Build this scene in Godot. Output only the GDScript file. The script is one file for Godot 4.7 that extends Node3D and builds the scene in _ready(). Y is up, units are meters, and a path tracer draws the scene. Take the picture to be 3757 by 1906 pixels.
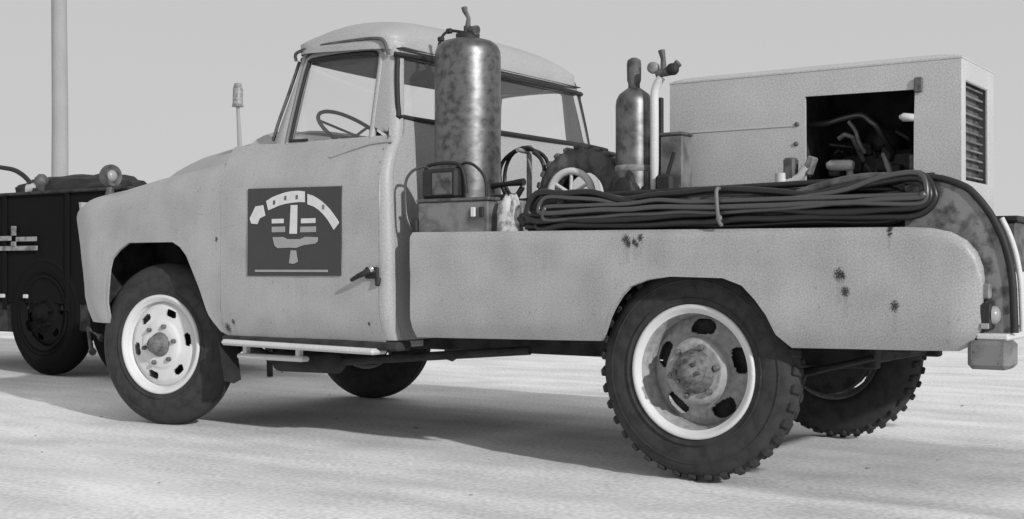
extends Node3D
# A pale slab-sided utility truck loaded with gas cylinders, hoses and a welding set, on bright bare ground.
# x runs from the truck's nose (-) to its tail (+), y is up, z points to the truck's near side; metres.

var M := {}
var used := {}
var group_no := 0

# ------------------------------------------------------------------ scene tree helpers
func numbered(called: String) -> String:
	var n: int = used.get(called, 0)
	used[called] = n + 1
	return called if n == 0 else "%s_%03d" % [called, n]

func thing(called: String, label: String, category: String, at := Vector3.ZERO, turn := 0.0, group := "") -> Node3D:
	var o := Node3D.new()
	o.name = numbered(called)
	add_child(o)
	o.position = at
	o.rotation.y = turn
	tag(o, label, category, group)
	return o

func tag(o: Node, label: String, category: String, group := "") -> void:
	o.set_meta("label", label)
	o.set_meta("category", category)
	if group != "":
		o.set_meta("group", group)

func part(called: String, st, mat: Material, parent: Node) -> MeshInstance3D:
	var o := MeshInstance3D.new()
	o.name = called
	if st is SurfaceTool:
		st.generate_normals()
		o.mesh = st.commit()
	else:
		o.mesh = st
	o.material_override = mat
	parent.add_child(o, true)
	return o

func node(called: String, parent: Node, at := Vector3.ZERO) -> Node3D:
	var o := Node3D.new()
	o.name = called
	parent.add_child(o, true)
	o.position = at
	return o

# ------------------------------------------------------------------ mesh helpers
func mb() -> SurfaceTool:
	var st := SurfaceTool.new()
	st.begin(Mesh.PRIMITIVE_TRIANGLES)
	return st

func smooth(st: SurfaceTool) -> void:
	group_no += 1
	st.set_smooth_group(group_no)

func tri(st: SurfaceTool, a: Vector3, b: Vector3, c: Vector3) -> void:
	if (b - a).cross(c - a).length_squared() < 1e-16:
		return
	for p: Vector3 in [a, b, c]:
		st.set_uv(Vector2(p.x, -p.y))
		st.add_vertex(p)

func quad(st: SurfaceTool, a: Vector3, b: Vector3, c: Vector3, d: Vector3) -> void:
	tri(st, a, b, c)
	tri(st, a, c, d)

func grid(st: SurfaceTool, P: Array, flip := false) -> void:
	smooth(st)
	for i in P.size() - 1:
		for j in P[i].size() - 1:
			if flip:
				quad(st, P[i][j], P[i + 1][j], P[i + 1][j + 1], P[i][j + 1])
			else:
				quad(st, P[i][j], P[i][j + 1], P[i + 1][j + 1], P[i + 1][j])

# a sheet given as rows of points, turned into a closed plate of the given thickness (offset vector per plate)
func plate(st: SurfaceTool, P: Array, off: Vector3, flip := false) -> void:
	var Q := []
	for r in P:
		var q := []
		for p: Vector3 in r:
			q.append(p + off)
		Q.append(q)
	grid(st, P, flip)
	grid(st, Q, not flip)
	var n: int = P.size() - 1
	var m: int = P[0].size() - 1
	grid(st, [P[0], Q[0]], not flip)
	grid(st, [P[n], Q[n]], flip)
	var a := []
	var b := []
	var c := []
	var d := []
	for i in n + 1:
		a.append(P[i][0])
		b.append(Q[i][0])
		c.append(P[i][m])
		d.append(Q[i][m])
	grid(st, [a, b], flip)
	grid(st, [c, d], not flip)

func frame_of(t: Vector3, up: Vector3) -> Basis:
	var x := up.cross(t)
	if x.length() < 1e-4:
		x = Vector3(1, 0, 0).cross(t)
		if x.length() < 1e-4:
			x = Vector3(0, 0, 1).cross(t)
	x = x.normalized()
	return Basis(x, t.cross(x).normalized(), t)

func tube(st: SurfaceTool, pts: Array, r, n := 8, closed := false) -> void:
	var rows := []
	var count := pts.size()
	var up := Vector3(0.13, 1, 0.21).normalized()
	for i in count:
		var a: Vector3 = pts[(i - 1 + count) % count] if closed or i > 0 else pts[i]
		var b: Vector3 = pts[(i + 1) % count] if closed or i < count - 1 else pts[i]
		var t := (b - a).normalized()
		var f := frame_of(t, up)
		up = f.y
		var rad: float = r[i] if r is Array else r
		var row := []
		for k in n + 1:
			var an := TAU * k / n
			row.append(pts[i] + (f.x * cos(an) + f.y * sin(an)) * rad)
		rows.append(row)
	if closed:
		rows.append(rows[0])
	grid(st, rows, true)
	if not closed:
		for e in [0, count - 1]:
			smooth(st)
			for k in n:
				if e == 0:
					tri(st, pts[e], rows[e][k + 1], rows[e][k])
				else:
					tri(st, pts[e], rows[e][k], rows[e][k + 1])

# smooth path through control points
func spline(c: Array, per := 6, closed := false) -> Array:
	var out := []
	var n := c.size()
	var segs := n if closed else n - 1
	for i in segs:
		var p0: Vector3 = c[(i - 1 + n) % n] if closed or i > 0 else c[i]
		var p1: Vector3 = c[i]
		var p2: Vector3 = c[(i + 1) % n]
		var p3: Vector3 = c[(i + 2) % n] if closed or i < n - 2 else c[(i + 1) % n]
		for k in per:
			out.append(p1.cubic_interpolate(p2, p0, p3, float(k) / per))
	if not closed:
		out.append(c[n - 1])
	return out

# profile of (radius, height) turned about the y axis of xf; hard keeps each step a sharp edge
func lathe(st: SurfaceTool, prof: Array, xf: Transform3D, n := 28, hard := false) -> void:
	var rows := []
	for p: Vector2 in prof:
		var row := []
		for k in n + 1:
			var an := TAU * k / n
			row.append(xf * Vector3(cos(an) * p.x, p.y, sin(an) * p.x))
		rows.append(row)
	if hard:
		for i in rows.size() - 1:
			grid(st, [rows[i], rows[i + 1]])
	else:
		grid(st, rows)

func box(st: SurfaceTool, c: Vector3, s: Vector3, b := 0.004, bs := Basis()) -> void:
	var h := s * 0.5
	b = minf(b, minf(h.x, minf(h.y, h.z)) * 0.9)
	var ax := [Vector3(1, 0, 0), Vector3(0, 1, 0), Vector3(0, 0, 1)]
	var put := func(v: Vector3) -> Vector3: return c + bs * v
	# point of corner (sx,sy,sz) lying on the face of axis f
	var pt := func(sg: Vector3, f: int) -> Vector3:
		var v := Vector3(sg.x * (h.x - b), sg.y * (h.y - b), sg.z * (h.z - b))
		v[f] = sg[f] * h[f]
		return put.call(v)
	for f in 3:
		var u := (f + 1) % 3
		var w := (f + 2) % 3
		for s1: float in [-1.0, 1.0]:
			var q := []
			for e in [[-1, -1], [-1, 1], [1, 1], [1, -1]]:
				var sg := Vector3.ZERO
				sg[f] = s1
				sg[u] = e[0]
				sg[w] = e[1]
				q.append(pt.call(sg, f))
			smooth(st)
			if s1 > 0:
				quad(st, q[0], q[1], q[2], q[3])
			else:
				quad(st, q[3], q[2], q[1], q[0])
		# edge chamfers along axis f
		for e in [[-1, -1], [-1, 1], [1, 1], [1, -1]]:
			var lo := Vector3.ZERO
			var hi := Vector3.ZERO
			lo[f] = -1
			hi[f] = 1
			lo[u] = e[0]
			lo[w] = e[1]
			hi[u] = e[0]
			hi[w] = e[1]
			smooth(st)
			if e[0] * e[1] > 0:
				quad(st, pt.call(lo, u), pt.call(lo, w), pt.call(hi, w), pt.call(hi, u))
			else:
				quad(st, pt.call(hi, u), pt.call(hi, w), pt.call(lo, w), pt.call(lo, u))
	for sx: float in [-1.0, 1.0]:
		for sy: float in [-1.0, 1.0]:
			for sz: float in [-1.0, 1.0]:
				var sg := Vector3(sx, sy, sz)
				smooth(st)
				if sx * sy * sz > 0:
					tri(st, pt.call(sg, 0), pt.call(sg, 2), pt.call(sg, 1))
				else:
					tri(st, pt.call(sg, 0), pt.call(sg, 1), pt.call(sg, 2))

# polygon in the xy plane pushed out along z from z0 to z1
func prism(st: SurfaceTool, poly: PackedVector2Array, z0: float, z1: float) -> void:
	var idx := Geometry2D.triangulate_polygon(poly)
	var cw := Geometry2D.is_polygon_clockwise(poly)
	smooth(st)
	for i in range(0, idx.size(), 3):
		var a := poly[idx[i]]
		var b := poly[idx[i + 1]]
		var c := poly[idx[i + 2]]
		if (b - a).cross(c - a) > 0:
			var t := b
			b = c
			c = t
		tri(st, Vector3(a.x, a.y, z1), Vector3(b.x, b.y, z1), Vector3(c.x, c.y, z1))
	smooth(st)
	for i in range(0, idx.size(), 3):
		var a := poly[idx[i]]
		var b := poly[idx[i + 1]]
		var c := poly[idx[i + 2]]
		if (b - a).cross(c - a) < 0:
			var t := b
			b = c
			c = t
		tri(st, Vector3(a.x, a.y, z0), Vector3(b.x, b.y, z0), Vector3(c.x, c.y, z0))
	for i in poly.size():
		var a := poly[i]
		var b := poly[(i + 1) % poly.size()]
		if cw:
			var t := a
			a = b
			b = t
		smooth(st)
		quad(st, Vector3(a.x, a.y, z1), Vector3(a.x, a.y, z0), Vector3(b.x, b.y, z0), Vector3(b.x, b.y, z1))

func table(t: Array, x: float) -> float:
	if x <= t[0].x:
		return t[0].y
	for i in t.size() - 1:
		if x <= t[i + 1].x:
			return lerpf(t[i].y, t[i + 1].y, (x - t[i].x) / maxf(1e-6, t[i + 1].x - t[i].x))
	return t[-1].y

func xs_for(a: float, b: float, n: int, extra: Array) -> Array:
	var xs := []
	for i in n + 1:
		xs.append(lerpf(a, b, float(i) / n))
	for p: Vector2 in extra:
		if p.x > a and p.x < b:
			xs.append(p.x)
	xs.sort()
	var out := [xs[0]]
	for x in xs:
		if x - out[-1] > 0.002:
			out.append(x)
	return out

# ------------------------------------------------------------------ materials
func noise_image(size: int, freq: float, seed_no: int, octaves := 4) -> Image:
	var n := FastNoiseLite.new()
	n.seed = seed_no
	n.noise_type = FastNoiseLite.TYPE_SIMPLEX_SMOOTH
	n.frequency = freq
	n.fractal_octaves = octaves
	return n.get_seamless_image(size, size)

# grey tone texture: coarse blotches, fine speckle and sparse marks; values are multiplied onto the paint colour
func tone(size: int, coarse: float, coarse_amp: float, fine_amp: float, marks: float, seed_no: int) -> ImageTexture:
	var a := noise_image(size, coarse, seed_no, 4).get_data()
	var b := noise_image(size, 0.22, seed_no + 7, 2).get_data()
	var c := noise_image(size, 0.045, seed_no + 13, 3).get_data()
	var out := PackedByteArray()
	out.resize(size * size)
	for i in size * size:
		var v := 0.92 + (a[i] / 255.0 - 0.5) * coarse_amp + (b[i] / 255.0 - 0.5) * fine_amp
		var m := c[i] / 255.0
		if m > 0.80:
			v -= marks * minf(1.0, (m - 0.80) * 9.0)
		out[i] = clampi(int(v * 255.0), 0, 255)
	var im := Image.create_from_data(size, size, false, Image.FORMAT_L8, out)
	im.convert(Image.FORMAT_RGB8)
	return ImageTexture.create_from_image(im)

func mat(lin: float, rough: float, tex: Texture2D = null, scale := 1.0, metal := 0.0) -> StandardMaterial3D:
	var m := StandardMaterial3D.new()
	m.albedo_color = Color(lin, lin, lin).linear_to_srgb()
	m.roughness = rough
	m.metallic = metal
	if tex != null:
		m.albedo_texture = tex
		m.uv1_triplanar = true
		m.uv1_world_triplanar = true
		m.uv1_scale = Vector3.ONE * scale
	return m

func make_materials() -> void:
	var t_paint := tone(512, 0.006, 0.06, 0.24, 0.03, 11)
	var t_rough := tone(512, 0.012, 0.9, 0.30, 0.35, 31)
	var t_rubber := tone(256, 0.02, 0.5, 0.35, 0.0, 51)
	var t_steel := tone(512, 0.010, 0.75, 0.22, 0.30, 71)
	var t_wheel := tone(512, 0.02, 0.35, 0.2, 0.25, 131)
	M.paint = mat(0.445, 0.48, t_paint, 0.9)
	M.paint_dark = mat(0.012, 0.9, t_paint, 0.9)
	M.paint_dark.metallic_specular = 0.2
	M.under = mat(0.04, 0.95, t_rough, 1.3)
	M.black = mat(0.02, 0.65, t_rubber, 2.0)
	M.rubber = mat(0.040, 0.85, t_rubber, 3.0)
	M.tread = mat(0.034, 0.9, t_rubber, 3.0)
	M.hose = mat(0.014, 0.38)
	M.hose_grey = mat(0.045, 0.36)
	M.hose_grey.metallic_specular = 0.8
	M.rim = mat(0.80, 0.6, t_paint, 3.0)
	M.rim_rear = mat(0.40, 0.65, t_wheel, 3.0)
	M.hub = mat(0.17, 0.6, t_rough, 6.0)
	M.steel = mat(0.30, 0.5, t_steel, 2.0)
	M.steel_dark = mat(0.11, 0.6, t_rough, 2.5)
	M.mottled = mat(0.21, 0.75, t_rough, 2.6)
	M.box_grey = mat(0.19, 0.6, t_steel, 1.4)
	var t_tank := tone(512, 0.014, 0.70, 0.25, 0.3, 231)
	M.tank = mat(0.20, 0.40, t_tank, 2.6, 0.9)
	M.tank.metallic_specular = 0.9
	M.bottle = mat(0.20, 0.45, t_steel, 2.6, 0.9)
	M.bottle.metallic_specular = 0.9
	M.pale = mat(0.72, 0.55, t_paint, 1.5)
	M.welder = mat(0.57, 0.5, t_paint, 1.1)
	M.emblem = mat(0.05, 0.5, t_paint, 3.0)
	M.emblem_pale = mat(0.78, 0.5, t_paint, 5.0)
	M.emblem_mid = mat(0.40, 0.5, t_paint, 5.0)
	M.engine = mat(0.03, 0.6, t_rough, 4.0)
	M.engine_grey = mat(0.22, 0.5, t_steel, 4.0)
	M.lining = mat(0.06, 0.8, t_rough, 1.5)
	M.seat = mat(0.07, 0.7, t_rubber, 2.0)
	M.wood = mat(0.018, 0.8, t_rough, 1.8)
	M.cloth = mat(0.55, 0.9, t_rough, 4.0)
	M.pole = mat(0.37, 0.9, t_paint, 0.4)
	M.lens = mat(0.32, 0.3)
	M.chrome = mat(0.75, 0.18, null, 1.0, 1.0)
	var g := StandardMaterial3D.new()
	g.albedo_color = Color(0.9, 0.9, 0.9, 0.06)
	g.transparency = BaseMaterial3D.TRANSPARENCY_ALPHA
	g.roughness = 0.02
	M.glass = g
	# bed side: same paint with the chips and dents of the photograph laid out by position
	M.bed_paint = chipped_paint(-1.4, 0.4, 2.6, 0.65, CHIPS, 91)
	M.body_paint = chipped_paint(-3.7, 0.4, 2.4, 1.1, BODY_CHIPS, 191)

const CHIPS := [[-0.235, 0.885, 0.012], [-0.20, 0.875, 0.008], [-0.175, 0.89, 0.009], [-0.225, 0.868, 0.009], [-0.19, 0.865, 0.007],
	[0.578, 0.758, 0.013], [0.592, 0.752, 0.008], [0.600, 0.700, 0.011], [0.765, 0.655, 0.011], [0.745, 0.908, 0.008], [0.748, 0.890, 0.006]]

func chipped_paint(x0: float, y0: float, wide: float, high: float, chips: Array, seed_no: int) -> StandardMaterial3D:
	# worn paint: speckle, faint vertical wash streaks, scratches and chips at their places on the panel
	var w := int(wide * 640)
	var h := int(high * 640)
	var a := noise_image(1024, 0.005, seed_no, 4).get_data()
	var b := noise_image(1024, 0.20, seed_no + 2, 2).get_data()
	var c := noise_image(1024, 0.03, seed_no + 4, 3).get_data()
	var out := PackedByteArray()
	out.resize(w * h)
	for j in h:
		for i in w:
			var k := (j % 1024) * 1024 + i % 1024
			var v := 0.92 + (a[k] / 255.0 - 0.5) * 0.10 + (b[k] / 255.0 - 0.5) * 0.24
			v += (c[((j / 9 + 300) % 1024) * 1024 + (i * 2) % 1024] / 255.0 - 0.5) * 0.025
			var m := c[k] / 255.0
			if m > 0.78:
				v -= 0.08 * minf(1.0, (m - 0.78) * 6.0)
			out[j * w + i] = clampi(int(v * 255.0), 0, 255)
	var rng := RandomNumberGenerator.new()
	rng.seed = seed_no
	for k in 26:
		var p := Vector2(rng.randf() * w, rng.randf() * h)
		var d := Vector2(rng.randf_range(-1, 1), rng.randf_range(-0.25, 0.25)).normalized()
		var f := rng.randf_range(0.80, 0.94) if k % 3 > 0 else 1.08
		for q in rng.randi_range(12, 70):
			p += d
			d = d.rotated(rng.randf_range(-0.04, 0.04))
			if p.x >= 0 and p.y >= 0 and p.x < w and p.y < h:
				var n := int(p.y) * w + int(p.x)
				out[n] = clampi(int(out[n] * f), 0, 255)
	for s in chips:
		var px: float = (s[0] - x0) / wide * w
		var py: float = (y0 + high - s[1]) / high * h
		var pr: float = s[2] / wide * w * 1.5
		for j in range(int(py - pr) - 2, int(py + pr * 5) + 3):
			for i in range(int(px - pr) - 2, int(px + pr) + 3):
				if i < 0 or j < 0 or i >= w or j >= h:
					continue
				var n := c[(j * 7 % 1024) * 1024 + (i * 7) % 1024] / 255.0
				var d := Vector2(i - px, (j - py) * 0.8).length() / pr + (n - 0.5) * 1.3
				var o := j * w + i
				if d < 1.0:
					out[o] = int(out[o] * lerpf(0.30, 1.0, clampf(d * 1.6 - 0.6, 0, 1)))
				elif j > py and absf(i - px) < pr * 0.55 and n > 0.42:
					out[o] = int(out[o] * 0.95)
	var im := Image.create_from_data(w, h, false, Image.FORMAT_L8, out)
	im.convert(Image.FORMAT_RGB8)
	var m := mat(0.445, 0.45)
	m.albedo_texture = ImageTexture.create_from_image(im)
	m.uv1_scale = Vector3(1.0 / wide, 1.0 / high, 1)
	m.uv1_offset = Vector3(-x0 / wide, (y0 + high) / high, 0)
	return m

const BODY_CHIPS := [[-2.43, 0.915, 0.007], [-1.495, 0.54, 0.006], [-2.38, 0.50, 0.014], [-2.33, 0.53, 0.008]]

# ------------------------------------------------------------------ truck body shape
const REAR_ARCH: Array[Vector2] = [Vector2(-1.26, 0.488), Vector2(-0.36, 0.503), Vector2(-0.334, 0.534), Vector2(-0.285, 0.626), Vector2(-0.25, 0.676), Vector2(-0.214, 0.711), Vector2(-0.142, 0.736), Vector2(-0.05, 0.748), Vector2(0.157, 0.743), Vector2(0.228, 0.717), Vector2(0.277, 0.669), Vector2(0.319, 0.618), Vector2(0.353, 0.548), Vector2(0.40, 0.504), Vector2(0.96, 0.514), Vector2(1.0, 0.535), Vector2(1.035, 0.59)]
const FRONT_ARCH: Array[Vector2] = [Vector2(-3.6, 0.50), Vector2(-3.281, 0.50), Vector2(-3.262, 0.60), Vector2(-3.219, 0.773), Vector2(-3.195, 0.825), Vector2(-3.13, 0.872), Vector2(-3.059, 0.905), Vector2(-2.735, 0.905), Vector2(-2.68, 0.88), Vector2(-2.636, 0.838), Vector2(-2.558, 0.696), Vector2(-2.491, 0.556), Vector2(-2.44, 0.48), Vector2(-2.40, 0.462)]
const FENDER_TOP: Array[Vector2] = [Vector2(-3.54, 1.13), Vector2(-3.45, 1.16), Vector2(-3.2, 1.19), Vector2(-2.9, 1.24), Vector2(-2.6, 1.275), Vector2(-2.4, 1.31)]
const HOOD_CROWN: Array[Vector2] = [Vector2(-3.56, 1.255), Vector2(-3.48, 1.31), Vector2(-3.36, 1.36), Vector2(-3.17, 1.41), Vector2(-2.9, 1.437), Vector2(-2.66, 1.465), Vector2(-2.4, 1.485)]

var dent_noise: FastNoiseLite

func dent(x: float, y: float) -> float:
	if dent_noise == null:
		dent_noise = FastNoiseLite.new()
		dent_noise.seed = 404
		dent_noise.frequency = 2.2
		dent_noise.fractal_octaves = 3
	return 0.009 * dent_noise.get_noise_2d(x, y * 1.3)

func lean(x: float, y: float) -> float:
	return x + 0.19 * (1.14 - y) * clampf((-3.16 - x) / 0.3, 0, 1)

func side_z(x: float, y: float) -> float:
	var z := 0.92
	if y < 0.62:
		z -= 0.05 * pow((0.62 - y) / 0.16, 2)
	if y > 1.12:
		z -= 0.095 * pow((y - 1.12) / 0.24, 2)
	if x < -3.36:
		z -= 0.05 * pow((-3.36 - x) / 0.2, 2.2)
	return z

func fender(side: float) -> SurfaceTool:
	var st := mb()
	var P := []
	for x: float in xs_for(-3.56, -2.4015, 34, FRONT_ARCH):
		var yb := table(FRONT_ARCH, x)
		var yt := table(FENDER_TOP, x)
		var ys := yt - 0.10
		var zs := side_z(x, ys)
		var row := []
		for j in 9:
			var y := lerpf(yb, ys, j / 8.0)
			row.append(Vector3(lean(x, y), y, (side_z(x, y) + dent(x, y) * clampf((ys - y) * 8.0, 0, 1)) * side))
		for j in range(1, 9):
			var an := PI / 2 * j / 8.0
			var y := ys + 0.10 * sin(an)
			row.append(Vector3(lean(x, y), y, (zs - (zs - 0.72) * (1 - cos(an))) * side))
		row.append(Vector3(lean(x, yt), yt - 0.006, (table(HOOD_HALF, x) - 0.025) * side))
		P.append(row)
	plate(st, P, Vector3(0, -0.002, -0.012 * side), side < 0)
	return st

const HOOD_HALF: Array[Vector2] = [Vector2(-3.56, 0.42), Vector2(-3.3, 0.50), Vector2(-2.9, 0.60), Vector2(-2.6, 0.65), Vector2(-2.4, 0.66)]

func hood() -> SurfaceTool:
	var st := mb()
	var P := []
	for i in 19:
		var x := lerpf(-3.56, -2.402, i / 18.0)
		var yt := table(FENDER_TOP, x)
		var yc := table(HOOD_CROWN, x)
		var hw := table(HOOD_HALF, x)
		var row := []
		for j in 25:
			var z := hw * sin(lerpf(1, -1, j / 24.0) * PI / 2)
			var y := yt - 0.03 + (yc - yt + 0.03) * (1 - pow(absf(z) / hw, 4.2))
			row.append(Vector3(lean(x, y), y, z))
		P.append(row)
	plate(st, P, Vector3(0, -0.012, 0))
	return st

func cowl() -> SurfaceTool:
	var st := mb()
	var P := []
	for i in 9:
		var x := lerpf(-2.40, -2.08, i / 8.0)
		var row := []
		for j in 25:
			var u := lerpf(1, -1, j / 24.0)
			var ze := lerpf(0.80, 0.815, i / 8.0)
			var ye := lerpf(1.31, 1.352, minf(1.0, i / 4.0))
			var y := ye + (1.48 - ye) * (1 - pow(absf(u), lerpf(4.2, 2.6, i / 8.0))) * lerpf(1.0, 0.45, i / 8.0)
			row.append(Vector3(x - 0.10 * (1 - u * u) , y, ze * u))
		P.append(row)
	plate(st, P, Vector3(0, -0.012, 0))
	return st

func nose() -> SurfaceTool:
	var st := mb()
	var P := []
	for j in 15:
		var z := lerpf(0.85, -0.85, j / 14.0)
		var top := table(FENDER_TOP, -3.53) - 0.01
		if absf(z) < 0.42:
			top += (1.255 - top) * (1 - pow(absf(z) / 0.42, 4.2)) - 0.012
		var row := []
		for i in 7:
			var y := lerpf(0.55, top, i / 6.0)
			row.append(Vector3(lean(-3.553, y) , y, z))
		P.append(row)
	plate(st, P, Vector3(0.02, 0, 0))
	return st

func door(side: float) -> SurfaceTool:
	var st := mb()
	var P := []
	for i in 29:
		var x := lerpf(-2.40, -1.432, i / 28.0)
		var row := []
		for j in 25:
			var y := lerpf(0.46, 1.352, j / 24.0)
			row.append(Vector3(x, y, (side_z(x, y) + dent(x, y) * 0.6 * clampf((1.25 - y) * 6.0, 0, 1)) * side))
		P.append(row)
	plate(st, P, Vector3(0, 0, -0.03 * side), side < 0)
	return st

func win_z(y: float) -> float:
	return 0.825 - (y - 1.35) * 0.19

# upper door frame round the side window, as a swept bar
func door_frame(side: float) -> SurfaceTool:
	var st := mb()
	var c := [Vector2(-2.055, 1.345), Vector2(-2.045, 1.45), Vector2(-2.022, 1.62), Vector2(-2.005, 1.715), Vector2(-1.985, 1.745), Vector2(-1.94, 1.755), Vector2(-1.75, 1.757), Vector2(-1.60, 1.752), Vector2(-1.563, 1.738), Vector2(-1.553, 1.70), Vector2(-1.553, 1.55), Vector2(-1.553, 1.345)]
	var pts := []
	for p: Vector2 in c:
		pts.append(Vector3(p.x, p.y, (win_z(p.y) - 0.005) * side))
	tube(st, spline(pts, 4), 0.017, 6)
	return st

func wall_x(y: float) -> float:
	return table([Vector2(0.4, -1.372), Vector2(0.8, -1.376), Vector2(1.1, -1.388), Vector2(1.35, -1.408), Vector2(1.55, -1.436), Vector2(1.8, -1.475)], y)

func cab_corner(side: float) -> SurfaceTool:
	# from the door's rear edge round to the rear wall, sill to roof
	var st := mb()
	var P := []
	for k in 9:
		var row := []
		for j in 25:
			var y := lerpf(0.47, 1.775, j / 24.0)
			var up := clampf((y - 1.352) / 0.01, 0, 1)
			var z := side_z(-1.4, y) if y < 1.352 else win_z(y) + 0.006
			var x0 := lerpf(-1.4295, -1.54, up)
			var x1 := wall_x(y)
			var p: Vector3
			if k < 3:
				p = Vector3(lerpf(x0, x1 - 0.045, k / 2.0), y, z)
			else:
				var an := PI / 2 * (k - 2) / 6.0
				p = Vector3(x1 - 0.045 + 0.045 * sin(an), y, z - 0.045 + 0.045 * cos(an))
			row.append(Vector3(p.x, p.y, p.z * side))
		P.append(row)
	plate(st, P, Vector3(-0.01, 0, -0.014 * side), side < 0)
	return st

func rear_wall() -> SurfaceTool:
	var st := mb()
	var P := []
	for i in 17:
		var y := lerpf(0.47, 1.43, i / 16.0)
		var row := []
		for j in 13:
			var zz := (side_z(-1.4, y) if y < 1.352 else win_z(y)) - 0.05
			row.append(Vector3(wall_x(y) - 0.002, y, lerpf(-zz, zz, j / 12.0)))
		P.append(row)
	plate(st, P, Vector3(-0.015, 0, 0), true)
	return st

func roof() -> SurfaceTool:
	var st := mb()
	var P := []
	var n := 20
	var m := 28
	for i in n + 1:
		var u := lerpf(-1, 1, float(i) / n)
		u = sin(u * PI / 2)
		var row := []
		for j in m + 1:
			var v := lerpf(-1, 1, float(j) / m)
			v = sin(v * PI / 2)
			# rounded-rectangle plan
			var hx := 0.325
			var hz := 0.80
			var x := -1.77 + u * hx
			var z := v * hz
			var cr := pow(pow(absf(u), 6) + pow(absf(v), 9), 1.0 / 7.0)
			if cr > 1.0:
				x = -1.77 + u * hx / cr
				z = v * hz / cr
			var f := pow(maxf(0.0, 1 - pow(absf(u), 3.0 if u > 0 else 1.7)), 0.5 if u > 0 else 0.75) * pow(maxf(0.0, 1 - pow(absf(v), 4.0)), 0.45)
			var rim := 1.772 + 0.014 * (-u)
			row.append(Vector3(x, rim + 0.162 * f, z))
		P.append(row)
	plate(st, P, Vector3(0, -0.022, 0), true)
	return st

func drip_rail(side: float) -> SurfaceTool:
	var st := mb()
	var pts := [Vector3(-2.075, 1.74, 0.755 * side), Vector3(-2.05, 1.773, 0.775 * side), Vector3(-1.9, 1.787, 0.79 * side), Vector3(-1.7, 1.79, 0.795 * side), Vector3(-1.55, 1.785, 0.795 * side), Vector3(-1.51, 1.765, 0.79 * side), Vector3(-1.50, 1.71, 0.775 * side)]
	tube(st, spline(pts, 5), 0.008, 6)
	return st

func a_pillar(side: float) -> SurfaceTool:
	var st := mb()
	var rows := []
	for i in 7:
		var t := i / 6.0
		var y := lerpf(1.34, 1.785, t)
		var z := win_z(y)
		var xf := lerpf(-2.19, -2.055, pow(t, 0.9))
		var xr := lerpf(-2.07, -2.015, t)
		var row := []
		for c in [[xr, z], [lerpf(xr, xf, 0.4), z + 0.004], [xf + 0.02, z - 0.012], [xf, z - 0.045], [lerpf(xr, xf, 0.4), z - 0.055], [xr, z - 0.045], [xr, z]]:
			row.append(Vector3(c[0], y, c[1] * side))
		rows.append(row)
	grid(st, rows, side < 0)
	return st

func windshield() -> SurfaceTool:
	var st := mb()
	var P := []
	for i in 7:
		var t := i / 6.0
		var row := []
		for j in 13:
			var u := lerpf(-1, 1, j / 12.0)
			row.append(Vector3(lerpf(-2.18, -2.05, t) - 0.075 * (1 - u * u), lerpf(1.385, 1.775, t), u * lerpf(0.78, 0.71, t)))
		P.append(row)
	grid(st, P)
	return st

func bed_side(side: float) -> SurfaceTool:
	var st := mb()
	var P := []
	var top := [Vector2(-1.26, 0.928), Vector2(0.80, 0.912), Vector2(0.88, 0.907), Vector2(0.94, 0.894), Vector2(0.985, 0.868), Vector2(1.015, 0.83), Vector2(1.03, 0.785), Vector2(1.035, 0.74)]
	var ex := REAR_ARCH.duplicate()
	for p in top:
		ex.append(p)
	for x: float in xs_for(-1.26, 1.035, 60, ex):
		var yb := table(REAR_ARCH, x)
		var yt := table(top, x)
		var row := []
		for j in 15:
			var v := j / 14.0
			v = (v + sin(v * PI / 2)) * 0.5
			var y := lerpf(yb, yt, v)
			var z := 0.92
			if y < 0.60:
				z -= 0.045 * pow((0.60 - y) / 0.11, 2)
			var d := yt - y
			if d < 0.03:
				z -= 0.02 * pow(1 - d / 0.03, 2)
			if x > 0.95:
				z -= 0.02 * pow((x - 0.95) / 0.085, 2)
			row.append(Vector3(x, y, (z + dent(x, y)) * side))
		P.append(row)
	plate(st, P, Vector3(0, -0.001, -0.02 * side), side < 0)
	return st

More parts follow.
